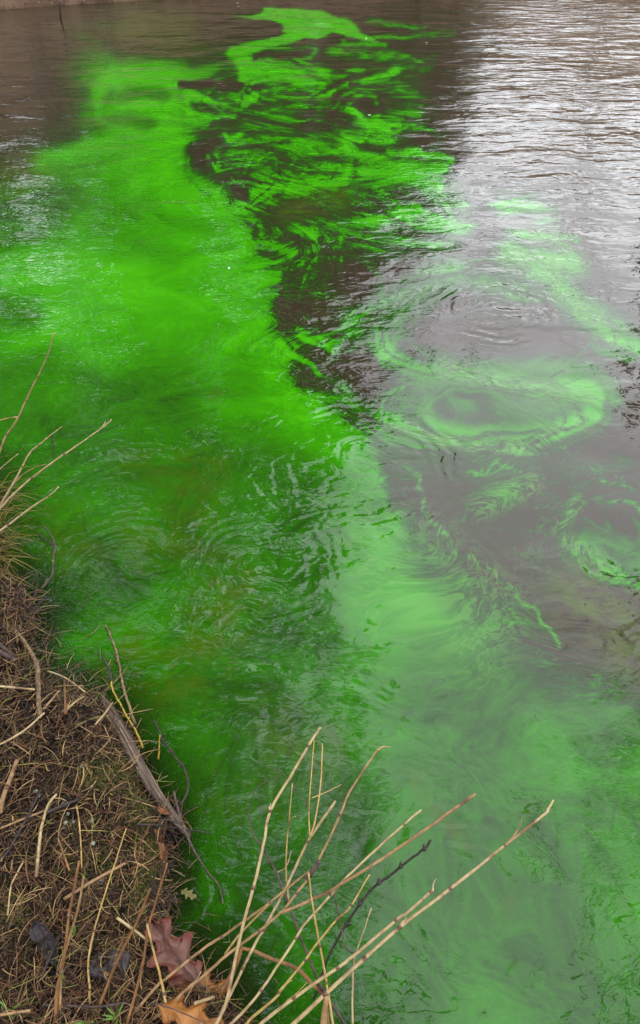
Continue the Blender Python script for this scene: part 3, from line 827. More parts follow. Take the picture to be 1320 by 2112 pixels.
def leaf_mat(name, c1, c2, c3, rough=.55, scale=22):
    m, n, l = mat_new(name)
    g = NG(m.node_tree)
    b = n.new('ShaderNodeBsdfPrincipled'); o = n.new('ShaderNodeOutputMaterial')
    uv = g.attr('leaf').outputs['Vector']
    P = g.pos()
    f = g.noise(P, scale, 6, .65); f2 = g.noise(P, scale * 5, 4, .6)
    sx, sy, sz = g.sep(uv)
    edge = g.smooth(g.add(g.math('ABSOLUTE', sy), g.mul(g.sub(f, .5), 1.1)), .55, .95)
    col = g.mixc(g.smooth(f, .34, .66), (*c1, 1), (*c2, 1))
    col = g.mixc(edge, col, (*c3, 1))
    col = g.mixc(g.smooth(f2, .60, .72, 0, .55), col, (c1[0] * .25, c1[1] * .2, c1[2] * .2, 1))
    # side veins
    vv = g.math('SINE', g.mul(g.sub(sx, g.mul(g.math('ABSOLUTE', sy), .16)), 46.0))
    l.new(col, b.inputs['Base Color']); b.inputs['Roughness'].default_value = rough; b.inputs['Specular IOR Level'].default_value = .35
    bp = n.new('ShaderNodeBump'); bp.inputs['Strength'].default_value = .5; bp.inputs['Distance'].default_value = .0015
    l.new(g.add(g.mul(vv, .25), f2), bp.inputs['Height']); l.new(bp.outputs[0], b.inputs['Normal'])
    l.new(b.outputs[0], o.inputs[0])
    return m
L_RED = leaf_mat('red_leaf', (.060, .018, .010), (.110, .048, .034), (.080, .012, .004))
L_ORG = leaf_mat('orange_leaf', (.13, .045, .006), (.21, .080, .010), (.15, .045, .006))
L_GREY = leaf_mat('dark_leaf', (.012, .009, .009), (.036, .028, .030), (.009, .006, .006), .6)
L_RUST = leaf_mat('rust_leaf', (.10, .033, .009), (.17, .062, .014), (.04, .013, .006))
L_TAN = leaf_mat('sunk_leaf', (.075, .065, .012), (.11, .085, .018), (.05, .06, .01))

# ================================================================ stems and twigs
def path3(pts, z0, z1, bow=0.0, n=None):
    """a run of pixels lifted off the plane: height goes from z0 at the first point to z1 at the last"""
    P = [Vector((a, b, 0)) for a, b in pts]
    L = [0]
    for a, b in zip(P[:-1], P[1:]): L.append(L[-1] + (b - a).length)
    out = []
    for p, s in zip(P, L):
        t = s / L[-1]
        out.append(at(p.x, p.y, z0 + (z1 - z0) * t + bow * 4 * t * (1 - t)))
    return spline(out, n or max(8, 4 * len(pts)))

def width_r(P, w0, w1):
    m = len(P) - 1
    return [max(span((w0 + (w1 - w0) * i / m) / 2, p), .0003) for i, p in enumerate(P)]

def resample(P, t):
    L = [0]
    for a, b in zip(P[:-1], P[1:]): L.append(L[-1] + (b - a).length)
    s = t * L[-1]
    for i in range(len(P) - 1):
        if L[i + 1] >= s:
            k = (s - L[i]) / max(L[i + 1] - L[i], 1e-9)
            return P[i].lerp(P[i + 1], k), (P[i + 1] - P[i]).normalized()
    return P[-1], (P[-1] - P[-2]).normalized()

def stem(name, label, cat, pts, z0, z1, w0, w1, mat, joints=(), twigs=(), buds=(), sheath=(), group=None, bow=0.0, jmat=None, jig=.28, sides=8):
    """pts run from the foot to the tip"""
    P = path3(pts, z0, z1, bow); w0, w1 = w0 * .86, w1 * .86
    if jig:
        P = [p + Vector(rng.normal(size=3)) * span(jig, p) for p in P]
    Rr = width_r(P, w0, w1)
    root = empty(name, P[0])
    tag(root, label, cat, group)
    def part(nm, mb, m):
        return mb.build(nm, m, root, origin=P[0])
    b = MB(); b.tube(P, Rr, sides); part('stalk', b, mat)
    for t in joints:
        p, d = resample(P, t)
        r = Rr[min(int(t * (len(P) - 1)), len(P) - 1)]
        j = MB(); j.tube([p - d * r * 1.5, p - d * r * .5, p + d * r * .5, p + d * r * 1.5], [r * .95, r * 1.35, r * 1.35, r * .95], 8)
        part('joint', j, jmat or M_NODE)
    for tw in twigs:                                   # (pixels, z0, z1, w0, w1, material)
        q = path3(tw[0], tw[1], tw[2]); b = MB(); b.tube(q, width_r(q, tw[3], tw[4]), 6); part('side_twig', b, tw[5])
    for t in buds:
        p, d = resample(P, t)
        r = Rr[min(int(t * (len(P) - 1)), len(P) - 1)]
        s = d.cross(Vector((0, 0, 1))).normalized() * (1 if rng.random() < .5 else -1)
        b = MB()
        b.tube([p - d * r * 2.2, p - d * r, p + d * r * .8, p + d * r * 2.2], [r * .9, r * 2.0, r * 1.9, r * .8], 7)
        b.tube([p + s * r, p + s * r * 2.6 + d * r, p + s * r * 3.4 + d * r * 2.6], [r * 1.1, r * .9, r * .3], 6)
        part('bud', b, mat)
    for t, ln, side in sheath:
        p, d = resample(P, t)
        r = Rr[min(int(t * (len(P) - 1)), len(P) - 1)]
        s = d.cross(Vector((0, -.4, 1))).normalized() * side
        b = MB(); b.tube([p, p + d * ln * .4 + s * r * 1.3, p + d * ln * .75 + s * ln * .16, p + d * ln + s * ln * .32], [r * 1.15, r * .8, r * .5, r * .15], 6)
        part('leaf_sheath', b, mat)
    return root

G_ST = 'dry stems leaning out over the water'
ZB = .06
stem('dry_reed', 'tall pale stem bent like a knee, its upper half leaning right over the water', 'reed', [(428, 2150), (446, 2112), (467, 2065), (485, 1980), (502, 1905), (529, 1806), (545, 1735), (557, 1673), (600, 1600), (646, 1522), (662, 1500)], ZB, .42, 9, 6, M_PALE, (.47, .70, .93), sheath=((.70, .012, -1),), group=G_ST)
stem('dry_reed', 'pale stem forking into two thin yellow twigs beside the knee-bent stem', 'reed', [(452, 2095), (470, 2062), (504, 1991), (523, 1953), (548, 1909), (585, 1841), (609, 1790), (638, 1730), (692, 1652)], ZB, .36, 7.5, 6, M_PALE, (.22, .40, .80), group=G_ST,
     twigs=[([(639, 1728), (650, 1692), (661, 1620), (664, 1560), (665, 1533)], .31, .40, 4, 2.2, M_YEL), ([(639, 1728), (637, 1670), (642, 1600), (645, 1560), (648, 1527)], .31, .40, 3, 2, M_YEL), ([(643, 1646), (672, 1634), (704, 1618)], .36, .37, 2.4, 1.6, M_YEL), ([(637, 1672), (622, 1640), (600, 1615), (578, 1590), (552, 1583)], .34, .36, 2, 1.4, M_PURP)])
stem('dry_reed', 'brown stem with a dry curled leaf hooked at its tip', 'reed', [(318, 2100), (348, 2077), (387, 2039), (421, 2012), (457, 1979), (493, 1951), (546, 1911), (578, 1883), (600, 1858), (644, 1798), (680, 1728), (700, 1684), (725, 1626), (772, 1556), (780, 1545)], ZB, .40, 8, 5, M_TAN, (.40, .55, .64, .79), group=G_ST,
     twigs=[([(778, 1548), (790, 1540), (806, 1541)], .40, .40, 6, 1.5, M_TAN), ([(632, 1812), (645, 1796), (658, 1775)], .265, .29, 12, 9, M_PURP), ([(578, 1883), (588, 1879), (604, 1873), (680, 1838), (700, 1825), (772, 1782), (889, 1703), (920, 1680), (981, 1637)], .225, .42, 7.5, 6.5, M_TAN)])
stem('dry_reed', 'straight pale stem ending between the hooked stem and the dark budded twig', 'reed', [(446, 2142), (476, 2112), (515, 2072), (546, 2032), (576, 1987), (606, 1943), (627, 1908), (680, 1848), (716, 1808), (786, 1743), (846, 1689), (869, 1671)], ZB, .40, 7, 5, M_PALE, (.22, .42, .60, .93), group=G_ST, sheath=((.62, .03, 1),))
stem('dry_reed', 'yellowed stem with a withered golden tip ending short of the dark budded twig', 'reed', [(488, 2132), (508, 2112), (525, 2094), (572, 2055), (576, 2045), (614, 2000), (666, 1931), (698, 1893), (723, 1870), (762, 1803)], ZB, .30, 7.5, 4, M_YEL, (.30, .50, .74, .84), group=G_ST, sheath=((.30, .03, 1),))
stem('dry_reed', 'second longest pale stem, running just above the longest and capped by a curled wisp', 'reed', [(515, 2132), (538, 2112), (576, 2081), (645, 2031), (698, 1995), (734, 1967), (820, 1896), (839, 1883), (893, 1836)], ZB, .27, 8.5, 7, M_PALE, (.25, .48, .80, .99), group=G_ST, twigs=[([(893, 1836), (894, 1822), (900, 1812)], .27, .28, 4, 1.2, M_PALE), ([(590, 2066), (612, 2048), (634, 2026)], .10, .12, 3, 1.4, M_YEL)])
stem('dry_reed', 'longest pale stem, reaching farthest right over the hazy green water', 'reed', [(582, 2134), (607, 2110), (680, 2042), (752, 1976), (782, 1949), (839, 1901), (946, 1820), (1033, 1750), (1120, 1682), (1130, 1670), (1142, 1650)], ZB, .42, 11, 5, M_PALE, (.17, .32, .45, .63, .82), group=G_ST, sheath=((.82, .05, -1), (.45, .02, -1)))
stem('dry_reed', 'thin yellow stem standing nearly upright through the crossing stems', 'reed', [(692, 2130), (686, 2108), (675, 2037), (668, 1995), (649, 1890), (641, 1840), (636, 1800)], ZB, .30, 6.5, 4, M_YEL, (.32, .55), group=G_ST)
stem('dry_reed', 'short white straw rising upright, crossing the longest stem', 'reed', [(727, 2125), (727, 2040), (731, 1976), (737, 1958), (766, 1873)], .03, .24, 5, 3, M_PALE, (.48,), group=G_ST)
stem('dry_reed', 'tan stem running low from the orange leaves up to the brown crossing point', 'reed', [(272, 2095), (323, 2034), (340, 2020), (423, 1954), (464, 1928), (506, 1898), (555, 1863), (589, 1835), (640, 1795)], ZB, .26, 7.5, 5, M_TAN, (.35, .52, .78), group=G_ST, twigs=[([(464, 1968), (488, 1935), (520, 1900), (561, 1860)], .12, .20, 5, 4, M_YEL)])
vine = stem('dark_vine', 'dark purple vine arching up and curling back left above the green water', 'vine', [(716, 2120), (680, 2062), (655, 2020), (625, 1945), (600, 1880), (585, 1838), (567, 1794), (543, 1750), (525, 1726), (516, 1700), (514, 1675), (525, 1633), (542, 1616), (578, 1599)], .04, .34, 8, 2, M_PURP, (.36, .52), sides=7,
     twigs=[([(596, 1862), (590, 1800), (592, 1735), (597, 1684), (603, 1616)], .15, .36, 3.5, 2.2, M_YEL), ([(597, 1693), (604, 1687), (610, 1683)], .29, .30, 2.2, 1.4, M_YEL), ([(570, 1800), (590, 1788), (601, 1755)], .19, .22, 2.5, 1.6, M_PALE)])
stem('budded_twig', 'black twig with knobbly buds pointing up right among the pale stems', 'twig', [(648, 2060), (670, 1992), (700, 1931), (734, 1876), (769, 1832), (802, 1807), (844, 1774), (878, 1748), (888, 1733)], .05, .33, 6.5, 5.5, M_DARK, buds=(.40, .52, .66, .80, .95), jig=.5)
stem('budded_twig', 'thin wiry twig with a double bend left of the black budded twig', 'twig', [(734, 1970), (712, 1953), (706, 1925), (700, 1895), (694, 1866), (688, 1842)], .17, .22, 4, 3, M_PURP, (.5,), jig=.4)
stem('folded_leaf', 'broad brown dried blade folded over between the pale stems', 'leaf blade', [(676, 2125), (669, 2057), (644, 2030), (612, 1998), (555, 1975), (525, 1962), (497, 1955)], .05, .15, 11, 8, M_BRN, twigs=[([(497, 1955), (489, 1984), (474, 2018), (458, 2040)], .15, .09, 9, 12, M_BRN)])
stem('reed_stump', 'thick brown stalk stump at the bottom edge where stems cross', 'reed', [(664, 2160), (668, 2100), (674, 2052)], .02, .12, 20, 12, M_TAN, sides=9)

G_BK = 'upright dead stems on the bank'
def on_bank(pts, h0, h1):
    p = land(*pts[0]); return p.z + h0, p.z + h1
for lab, pts, h, w0, w1, m, jo in [
        ('stout orange-brown stem standing between the two dark grey leaves', [(113, 2125), (117, 2050), (125, 2008), (133, 1968), (142, 1890), (152, 1838), (163, 1776)], .24, 9, 6, M_BRN, (.35, .68)),
        ('brown stem partly hidden behind the stout orange-brown stem', [(123, 2110), (124, 2050), (126, 2000), (137, 1952), (153, 1902), (165, 1852), (173, 1806)], .20, 8, 5, M_TAN, (.36,)),
        ('orange-brown stem leaning right, its tip beside the small orange leaf at the shore', [(258, 2125), (275, 2064), (295, 1984), (306, 1912), (320, 1864), (345, 1779)], .22, 7.5, 5, M_BRN, (.45, .62)),
        ('orange-brown stem slanting right across the second dark leaf', [(198, 2095), (212, 2056), (241, 1984), (281, 1904), (310, 1832)], .20, 8, 6, M_BRN, (.40,)),
        ('thin yellow stem curving up in front of the bare soil', [(186, 2080), (184, 2030), (182, 1994), (188, 1944), (210, 1864), (236, 1784), (260, 1709)], .20, 6, 3, M_YEL, (.42,)),
        ('yellow straw stem leaning left beside the red oak leaf', [(352, 2125), (344, 2084), (335, 2034), (320, 1974), (303, 1906)], .16, 7, 5, M_YEL, (.35,)),
        ('short pale straw poking up over the two orange leaves', [(366, 2096), (388, 2052), (415, 2004)], .10, 4, 2.5, M_PALE, ())]:
    a, b = on_bank(pts, -.01, h)
    stem('dead_reed', lab, 'reed', pts, a, b, w0, w1, m, jo, group=G_BK)

G_LF = 'stems at the left edge over the water'
stem('dry_reed', 'tall slim stem at the left edge, topmost and leaning right over bright green', 'reed', [(-24, 985), (0, 930), (12, 900), (35, 866), (62, 808), (80, 772), (100, 728), (111, 686)], .06, .46, 5.5, 2.5, M_TAN, (.30, .55, .72), group=G_LF, twigs=[([(38, 860), (20, 862), (-6, 868)], .21, .20, 3, 2.5, M_YEL)])
stem('dry_reed', 'long slim stem at the left edge with a small split at its tip', 'reed', [(-14, 1066), (10, 1038), (45, 1003), (100, 960), (150, 925), (206, 886), (230, 866)], .08, .38, 6, 3, M_PALE, (.35, .62), group=G_LF, twigs=[([(208, 884), (214, 876), (218, 868)], .35, .36, 3, 1.2, M_PALE)])
stem('dry_reed', 'stem at the left edge carrying dark shrivelled leaves near its top', 'reed', [(-8, 1056), (15, 1018), (36, 982), (62, 934), (85, 914), (104, 898), (128, 880)], .08, .34, 6, 2, M_PALE, (.45, .70), group=G_LF, buds=(.80,), twigs=[([(106, 898), (109, 915), (111, 946)], .30, .24, 4, 1.5, M_DARK), ([(66, 930), (60, 936), (52, 950)], .22, .20, 6, 3, M_DARK), ([(20, 1010), (40, 985), (68, 966), (96, 957)], .12, .18, 3, 1.6, M_TAN)])
stem('dry_reed', 'pale straw at the left edge, lowest of the stems there', 'reed', [(-26, 1114), (0, 1095), (60, 1050), (106, 1019), (121, 1003)], .08, .24, 6, 3.5, M_PALE, (.30,), group=G_LF)
stem('dry_reed', 'short pale straw just reaching in past the left edge', 'reed', [(-20, 985), (0, 967), (37, 936)], .12, .22, 4.5, 2.5, M_PALE, (.5,), group=G_LF)
stem('sunken_twig', 'brown crooked twig rising from the green water near the left bank', 'twig', [(84, 1216), (100, 1196), (108, 1186), (110, 1150), (114, 1128), (108, 1108), (96, 1090), (84, 1084)], .006, .05, 6, 2.5, M_PURP, (.4,), twigs=[([(114, 1130), (98, 1116), (78, 1100)], .03, .004, 5, 3, M_DARK)], jig=.5)
stem('yellow_twig', 'bright yellow twig with a black tip beside the weathered log', 'twig', [(295, 1542), (284, 1516), (272, 1494), (262, 1478), (248, 1452), (233, 1424), (230, 1404)], .02, .05, 4.5, 4, M_GOLD, (.3, .6), twigs=[([(230, 1404), (227, 1388), (222, 1374), (214, 1357)], .05, .065, 5, 5, M_DARK), ([(222, 1374), (226, 1366), (229, 1360)], .06, .065, 2, 1.4, M_TAN)], jig=.4)
stem('sunken_reed', 'tan stem half sunk in the green water behind the yellow twig', 'reed', [(278, 1494), (268, 1462), (256, 1424), (247, 1380), (240, 1345), (228, 1312), (218, 1290)], .006, .004, 7, 4, M_ROOT, (.35, .6), jig=.4)
stem('yellow_twig', 'short yellow twig upright beside the looping black twig', 'twig', [(327, 1566), (328, 1540), (330, 1516)], .01, .05, 4.5, 3, M_GOLD, (.4,))
stem('black_twig', 'black looping twig with small buds in the water beyond the log', 'twig', [(370, 1662), (384, 1640), (388, 1612), (378, 1582), (360, 1560), (346, 1538), (338, 1530), (328, 1504), (318, 1486)], .03, .05, 5.5, 4, M_DARK, buds=(.42, .60, .76, .97), jig=.4)
stem('dark_vine', 'thin grey vine trailing from the end of the log into the water', 'vine', [(358, 1632), (368, 1672), (384, 1720), (402, 1756), (426, 1796), (448, 1820), (457, 1846), (460, 1874)], .07, -.004, 6, 4, M_PURP, (.3,), jig=.4)
stem('dark_twig', 'dark twig lying level across the broken end of the log', 'twig', [(282, 1700), (328, 1702), (368, 1709), (434, 1718)], .07, .008, 5, 2.5, M_DARK, jig=.5, twigs=[([(372, 1700), (340, 1690), (322, 1706)], .06, .06, 4, 3, M_DARK)])
p_ = land(82, 1476)
stem('bent_root', 'bent brown root dipping from the bank into the shallow water', 'root', [(82, 1480), (80, 1440), (79, 1402), (76, 1370), (64, 1346), (52, 1326), (34, 1304), (8, 1292), (-16, 1290)], p_.z + .02, .02, 11, 7, M_ROOT, (.28, .45), jig=.6, sides=9)

# --- the weathered log on the waterline
def log_build():
    px = [(206, 1434), (228, 1466), (262, 1530), (306, 1612), (346, 1668), (372, 1702), (392, 1726)]
    ws = [12, 22, 25, 23, 20, 17, 7]
    P = spline([at(a, b, zz) for (a, b), zz in zip(px, (-.012, .014, .022, .022, .022, .024, .02))], 40)
    root = empty('log', P[0])
    tag(root, 'weathered grey log lying along the waterline with a split end', 'log')
    m = MB(); n = 14
    L = len(P)
    for i, p in enumerate(P):
        t = i / (L - 1) * (len(ws) - 1); k = min(int(t), len(ws) - 2)
        w = ws[k] + (ws[k + 1] - ws[k]) * (t - k)
        r = span(w / 2, p)
        d = (P[min(i + 1, L - 1)] - P[max(i - 1, 0)]).normalized()
        u = d.cross(Vector((0, 0, 1))).normalized(); v = u.cross(d)
        for q in range(n):
            an = 2 * math.pi * q / n
            rr = r * (1 + .22 * (mnoise.noise(Vector((q * 1.7, i * .05, 3.1)))) - (.30 if q in (3, 6) else 0) * (.6 + .4 * math.sin(i * .3)))
            m.v.append(p + u * rr * math.cos(an) + v * rr * .85 * math.sin(an))
    for i in range(L - 1):
        for q in range(n):
            a = i * n + q; b = i * n + (q + 1) % n
            m.f.append((a, b, b + n, a + n)); m.col.append((1, 1, 1))
    m.f.append(tuple(range(n))[::-1]); m.col.append((1,) * 3)
    m.f.append(tuple((L - 1) * n + q for q in range(n))); m.col.append((1,) * 3)
    ob = m.build('trunk', M_LOG, root, origin=P[0])
    ga = ob.data.attributes.new('grain', 'FLOAT_VECTOR', 'POINT')
    ga.data.foreach_set('vector', np.array([(math.cos(2 * math.pi * q / n), math.sin(2 * math.pi * q / n), i * .035) for i in range(L) for q in range(n)], np.float32).ravel())
    for (a, b, c, w) in (((300, 1578), (330, 1632), (366, 1690), 5), ((352, 1690), (374, 1706), (388, 1722), 8), ((236, 1476), (258, 1508), (280, 1552), 4)):
        s = MB(); q = spline([at(*a, .040), at(*b, .044), at(*c, .040)], 10)
        s.tube(q, [span(w * (.3 + .7 * math.sin(math.pi * min(i / 10 + .12, .96))) / 2, x) for i, x in enumerate(q)], 6)
        s.build('splinter', M_LOG, root, origin=P[0])
    return root
log_build()

# ================================================================ fallen leaves
def leaf(name, label, base, tip, w, mat, h0, h1, lobes=0, curl=.2, wav=.15, stalk=None, lean=0.0, group=None, wet=False, skew=0.0):
    A = at(*base, 0) if wet else land(*base); B = at(*tip, 0) if wet else land(*tip)
    A.z += h0; B.z += h1
    ax = B - A; ln = ax.length
    up = Vector((0, 0, 1)); side = ax.cross(up).normalized()
    up = side.cross(ax).normalized()
    side, up = (side * math.cos(lean) + up * math.sin(lean)), (up * math.cos(lean) - side * math.sin(lean))
    W = span(w / 2, A.lerp(B, .5))
    nt, ns = 44, 12
    me = bpy.data.meshes.new('blade')
    vs, lv = [], []
    sd = rng.random() * 50
    for i in range(nt + 1):
        t = i / nt
        body = math.sin(math.pi * min(1, t ** .82)) ** .75 if 0 < t < 1 else 0
        for j in range(ns + 1):
            s = j / ns * 2 - 1
            if lobes:
                ph = (t * lobes + (.25 if s > 0 else 0)) % 1
                lb = .34 + .66 * max(0, 1 - abs(ph - .55) / .5) ** 1.1
                fwd = .10 * abs(s) * (1 if ph < .8 else .5)
            else:
                lb, fwd = 1, 0
            hw = W * body * lb * (1 + (.10 if lobes else .34) * mnoise.noise(Vector((t * (9 if lobes else 6), (1 if s > 0 else -1) * 3.3, sd))))
            c = mnoise.noise(Vector((t * 3 + sd, s * 1.5, sd)))
            z = curl * W * s * s * (1 + .6 * c) + wav * W * c + wav * .6 * W * math.sin(t * 5 + sd) + skew * W * s * t + wav * .55 * W * mnoise.noise(Vector((t * 8 + sd, s * 3.5, sd * 2)))
            vs.append(ax * (t + fwd) + side * (hw * s) + up * z)
            lv.append((t, s, 0))
    fs = [(i * (ns + 1) + j, i * (ns + 1) + j + 1, (i + 1) * (ns + 1) + j + 1, (i + 1) * (ns + 1) + j) for i in range(nt) for j in range(ns)]
    me.from_pydata([tuple(v) for v in vs], [], fs)
    at_ = me.attributes.new('leaf', 'FLOAT_VECTOR', 'POINT'); at_.data.foreach_set('vector', np.array(lv, np.float32).ravel())
    me.polygons.foreach_set('use_smooth', [True] * len(fs)); me.materials.append(mat)
    root = empty(name, A); tag(root, label, 'leaf', group)
    o = link(bpy.data.objects.new('blade', me), root)
    md = o.modifiers.new('thick', 'SOLIDIFY'); md.thickness = .0007
    k = ns // 2
    mid = [Vector(vs[i * (ns + 1) + k]) + up * .0006 for i in range(1, nt)]
    b = MB(); b.tube(mid, [W * .030 * (1 - .7 * i / nt) for i in range(len(mid))], 5)
    if stalk:
        q = [Vector(vs[k])] + [land(*s_, .004) - A for s_ in stalk]
        b.tube(spline(q, 8), W * .032, 5)
    b.build('midrib', M_PURP, root)
    return root
G_OAK = 'oak leaves at the water edge'
leaf('oak_leaf', 'curled red oak leaf with dusty pink face at the water edge', (418, 2052), (324, 1922), 108, L_RED, .025, .045, lobes=3, curl=.22, wav=.22, stalk=[(430, 2066)], lean=.35, group=G_OAK)
leaf('oak_leaf', 'orange oak leaf tucked under the red leaf, lobes pointing right', (352, 2040), (474, 2050), 84, L_ORG, .012, .022, lobes=3, curl=-.15, wav=.2, lean=-.1, group=G_OAK)
leaf('oak_leaf', 'orange oak leaf at the bottom edge, larger and nearest of the leaves', (326, 2084), (462, 2140), 96, L_ORG, .04, .035, lobes=3, curl=-.12, wav=.18, stalk=[(312, 2082)], group=G_OAK)
leaf('dead_leaf', 'upright narrow dark grey leaf folded on the bare soil', (86, 1912), (122, 1990), 42, L_GREY, .030, .012, curl=.60, wav=.55, lean=-.5)
leaf('dead_leaf', 'broad dark grey leaf lying flat right of the narrow dark leaf', (272, 1976), (186, 2016), 70, L_GREY, .020, .022, curl=-.35, wav=.6, lobes=0)
leaf('dead_leaf', 'small orange leaf stuck upright on the bank edge below the log', (342, 1784), (334, 1744), 16, L_RUST, .012, .03, curl=.6, wav=.6)
leaf('dead_leaf', 'small rust red leaf caught at the end of the log', (332, 1692), (358, 1704), 15, L_RUST, .05, .05, curl=.5, wav=.6, wet=True)
leaf('dead_leaf', 'tan leaf floating in the green water beside the bank', (372, 1836), (404, 1852), 26, L_TAN, .002, .002, curl=.02, wav=.03, wet=True, lobes=3)
leaf('dead_leaf', 'curled brown leaf scrap lying against the stems at the bank foot', (322, 1724), (338, 1742), 10, L_RUST, .03, .02, curl=.8, wav=.6)

# ================================================================ straws and twigs lying on the bank
def lying(name, label, pts, w0, w1, mat, up=.012, group='straws lying on the bank', cat='straw', joints=()):
    P = spline([land(a, b, up) for a, b in pts], 14)
    Rr = width_r(P, w0, w1)
    root = empty(name, P[0]); tag(root, label, cat, group)
    b = MB(); b.tube(P, Rr, 7); b.build('stalk', mat, root, origin=P[0])
    for t in joints:
        p, d = resample(P, t); r = Rr[int(t * 14)]
        j = MB(); j.tube([p - d * r, p, p + d * r], [r, r * 1.3, r], 7); j.build('joint', M_NODE, root, origin=P[0])
lying('straw', 'broad tan straw at the left edge of the bare soil', [(38, 1574), (22, 1618), (10, 1650), (3, 1682)], 9, 11, M_TAN, joints=(.5,))
lying('straw', 'long pale straw bent at the top, hanging down the middle of the soil', [(121, 1648), (104, 1670), (94, 1702), (88, 1732), (80, 1818)], 5, 7, M_PALE, .02, joints=(.35,))
lying('dark_twig', 'short thick black twig lying beside the bent pale straw', [(167, 1655), (134, 1668), (98, 1684)], 6, 8, M_DARK, .014, None, 'twig')
lying('dark_twig', 'long thin black twig slanting down to the left edge', [(88, 1636), (62, 1690), (40, 1730), (22, 1762), (-4, 1794)], 5, 6, M_DARK, .016, None, 'twig', (.5,))
lying('straw', 'tan straw running from the left edge to the black twig', [(-4, 1718), (40, 1700), (100, 1676)], 5, 4, M_TAN)
lying('straw', 'thin pale yellow straw standing out against dark soil, below the pebbles', [(162, 1672), (167, 1702), (171, 1750), (173, 1800)], 3.5, 3, M_YEL, .02)
lying('straw', 'thick tan straw slanting across the lower soil toward the moss', [(264, 1794), (232, 1812), (200, 1830), (168, 1850), (140, 1868)], 6, 7, M_TAN, .03)
lying('straw', 'white straw level at the left edge under the wet root', [(-4, 1430), (34, 1434), (78, 1438)], 5, 4, M_PALE, .03)
lying('straw', 'thin arched straw beside the shallow water left of the log', [(104, 1399), (134, 1410), (156, 1424), (180, 1442)], 3, 3.4, M_PALE, .03)
lying('straw', 'pale crooked straw near the left edge above the narrow dark leaf', [(54, 1786), (40, 1812), (28, 1840), (22, 1898)], 4, 3, M_PALE, .02)
lying('straw', 'short white straw lying beside the broad dark grey leaf', [(247, 1906), (280, 1930), (311, 1953)], 6, 5, M_PALE, .03)
lying('straw', 'stubby white straw lying on the orange oak leaves', [(407, 2087), (426, 2081), (446, 2074)], 7, 6, M_PALE, .045)
lying('straw', 'orange straw upright at the top of the bank', [(141, 1488), (140, 1455), (138, 1418)], 5, 4, M_BRN, .03)
lying('straw', 'tan straw slanting left of the upright orange straw', [(96, 1478), (112, 1460), (128, 1440)], 4, 4, M_TAN, .03)
lying('straw', 'pale straw slanting right of the upright orange straw', [(145, 1478), (160, 1464), (178, 1452)], 5, 3, M_PALE, .03)
lying('straw', 'tan straw level in the bottom left corner', [(-6, 2108), (30, 2102), (72, 2096)], 6, 6, M_TAN, .03)
lying('straw', 'reddish straw hanging beside the thin pale yellow straw', [(124, 1738), (136, 1772), (148, 1806)], 4, 5, M_BRN, .02)
lying('straw', 'long pale straw trailing from the bank top to the left edge', [(98, 1486), (60, 1520), (20, 1545), (-6, 1556)], 4, 4, M_PALE, .03)
lying('straw', 'pale straw sticking out over the log', [(206, 1520), (224, 1498), (240, 1474)], 4, 3, M_PALE, .05)
lying('reed_stub', 'purple brown reed stub at the left edge beside the root, lower one', [(-8, 1354), (18, 1366), (40, 1378)], 12, 8, M_PURP, .03, 'reed stubs at the left edge', 'reed')
lying('reed_stub', 'purple brown reed stub at the left edge beside the root, upper one', [(-8, 1336), (14, 1352), (34, 1368)], 10, 6, M_PURP, .03, 'reed stubs at the left edge', 'reed')
lying('dark_twig', 'grey twig lying level near the bottom of the bank', [(92, 2078), (150, 2080), (200, 2082), (262, 2074)], 5, 5, M_PURP, .014, None, 'twig')
lying('dark_twig', 'dark twig hooking down beside the narrow dark grey leaf', [(128, 1938), (112, 1974), (100, 2002), (92, 2028)], 5, 6, M_DARK, .02, None, 'twig')

# ================================================================ pale pebbles, sprouts, foam
peb = bmesh.new(); bmesh.ops.create_icosphere(peb, subdivisions=2, radius=1)
for v in peb.verts:
    v.co += v.co * .16 * mnoise.noise(v.co * 1.7); v.co.z *= .45
pm = bpy.data.meshes.new('pebble'); peb.to_mesh(pm); peb.free()
pm.polygons.foreach_set('use_smooth', [True] * len(pm.polygons)); pm.materials.append(M_PEB)
pm2 = pm.copy(); pm2.materials.clear(); pm2.materials.append(M_LILAC)
for px, py, r, lab, me in [(75, 1634, 4, 'pale round pebble, topmost of a touching pair', pm), (80, 1643, 4.2, 'lilac pebble under a pale one, lower of a touching pair', pm2), (133, 1661, 6.5, 'greenish pebble resting against the short black twig', pm),
                           (141, 1681, 4, 'small pale pebble below the short black twig', pm), (153, 1697, 3.6, 'tiny pale pebble, rightmost of three under the black twig', pm), (136, 1699, 4.4, 'pale flat pebble, lowest of three under the black twig', pm),
                           (188, 1694, 6, 'largest round pale pebble, right of the thin yellow straw', pm), (193, 1741, 5, 'yellowish flat pebble standing alone below the largest one', pm), (208, 1821, 6, 'greenish pebble touching the thick slanting tan straw', pm), (169, 1583, 4, 'pale pebble alone near the top of the soil', pm)]:
    o = link(bpy.data.objects.new('pebble', me))
    p = land(px, py, .004); o.location = p; k = span(r, p); o.scale = (k, k * (.85 + .3 * rng.random()), k); o.rotation_euler = (0, 0, rng.random() * 6)
    tag(o, lab, 'pebble', 'pale pebbles on the soil')

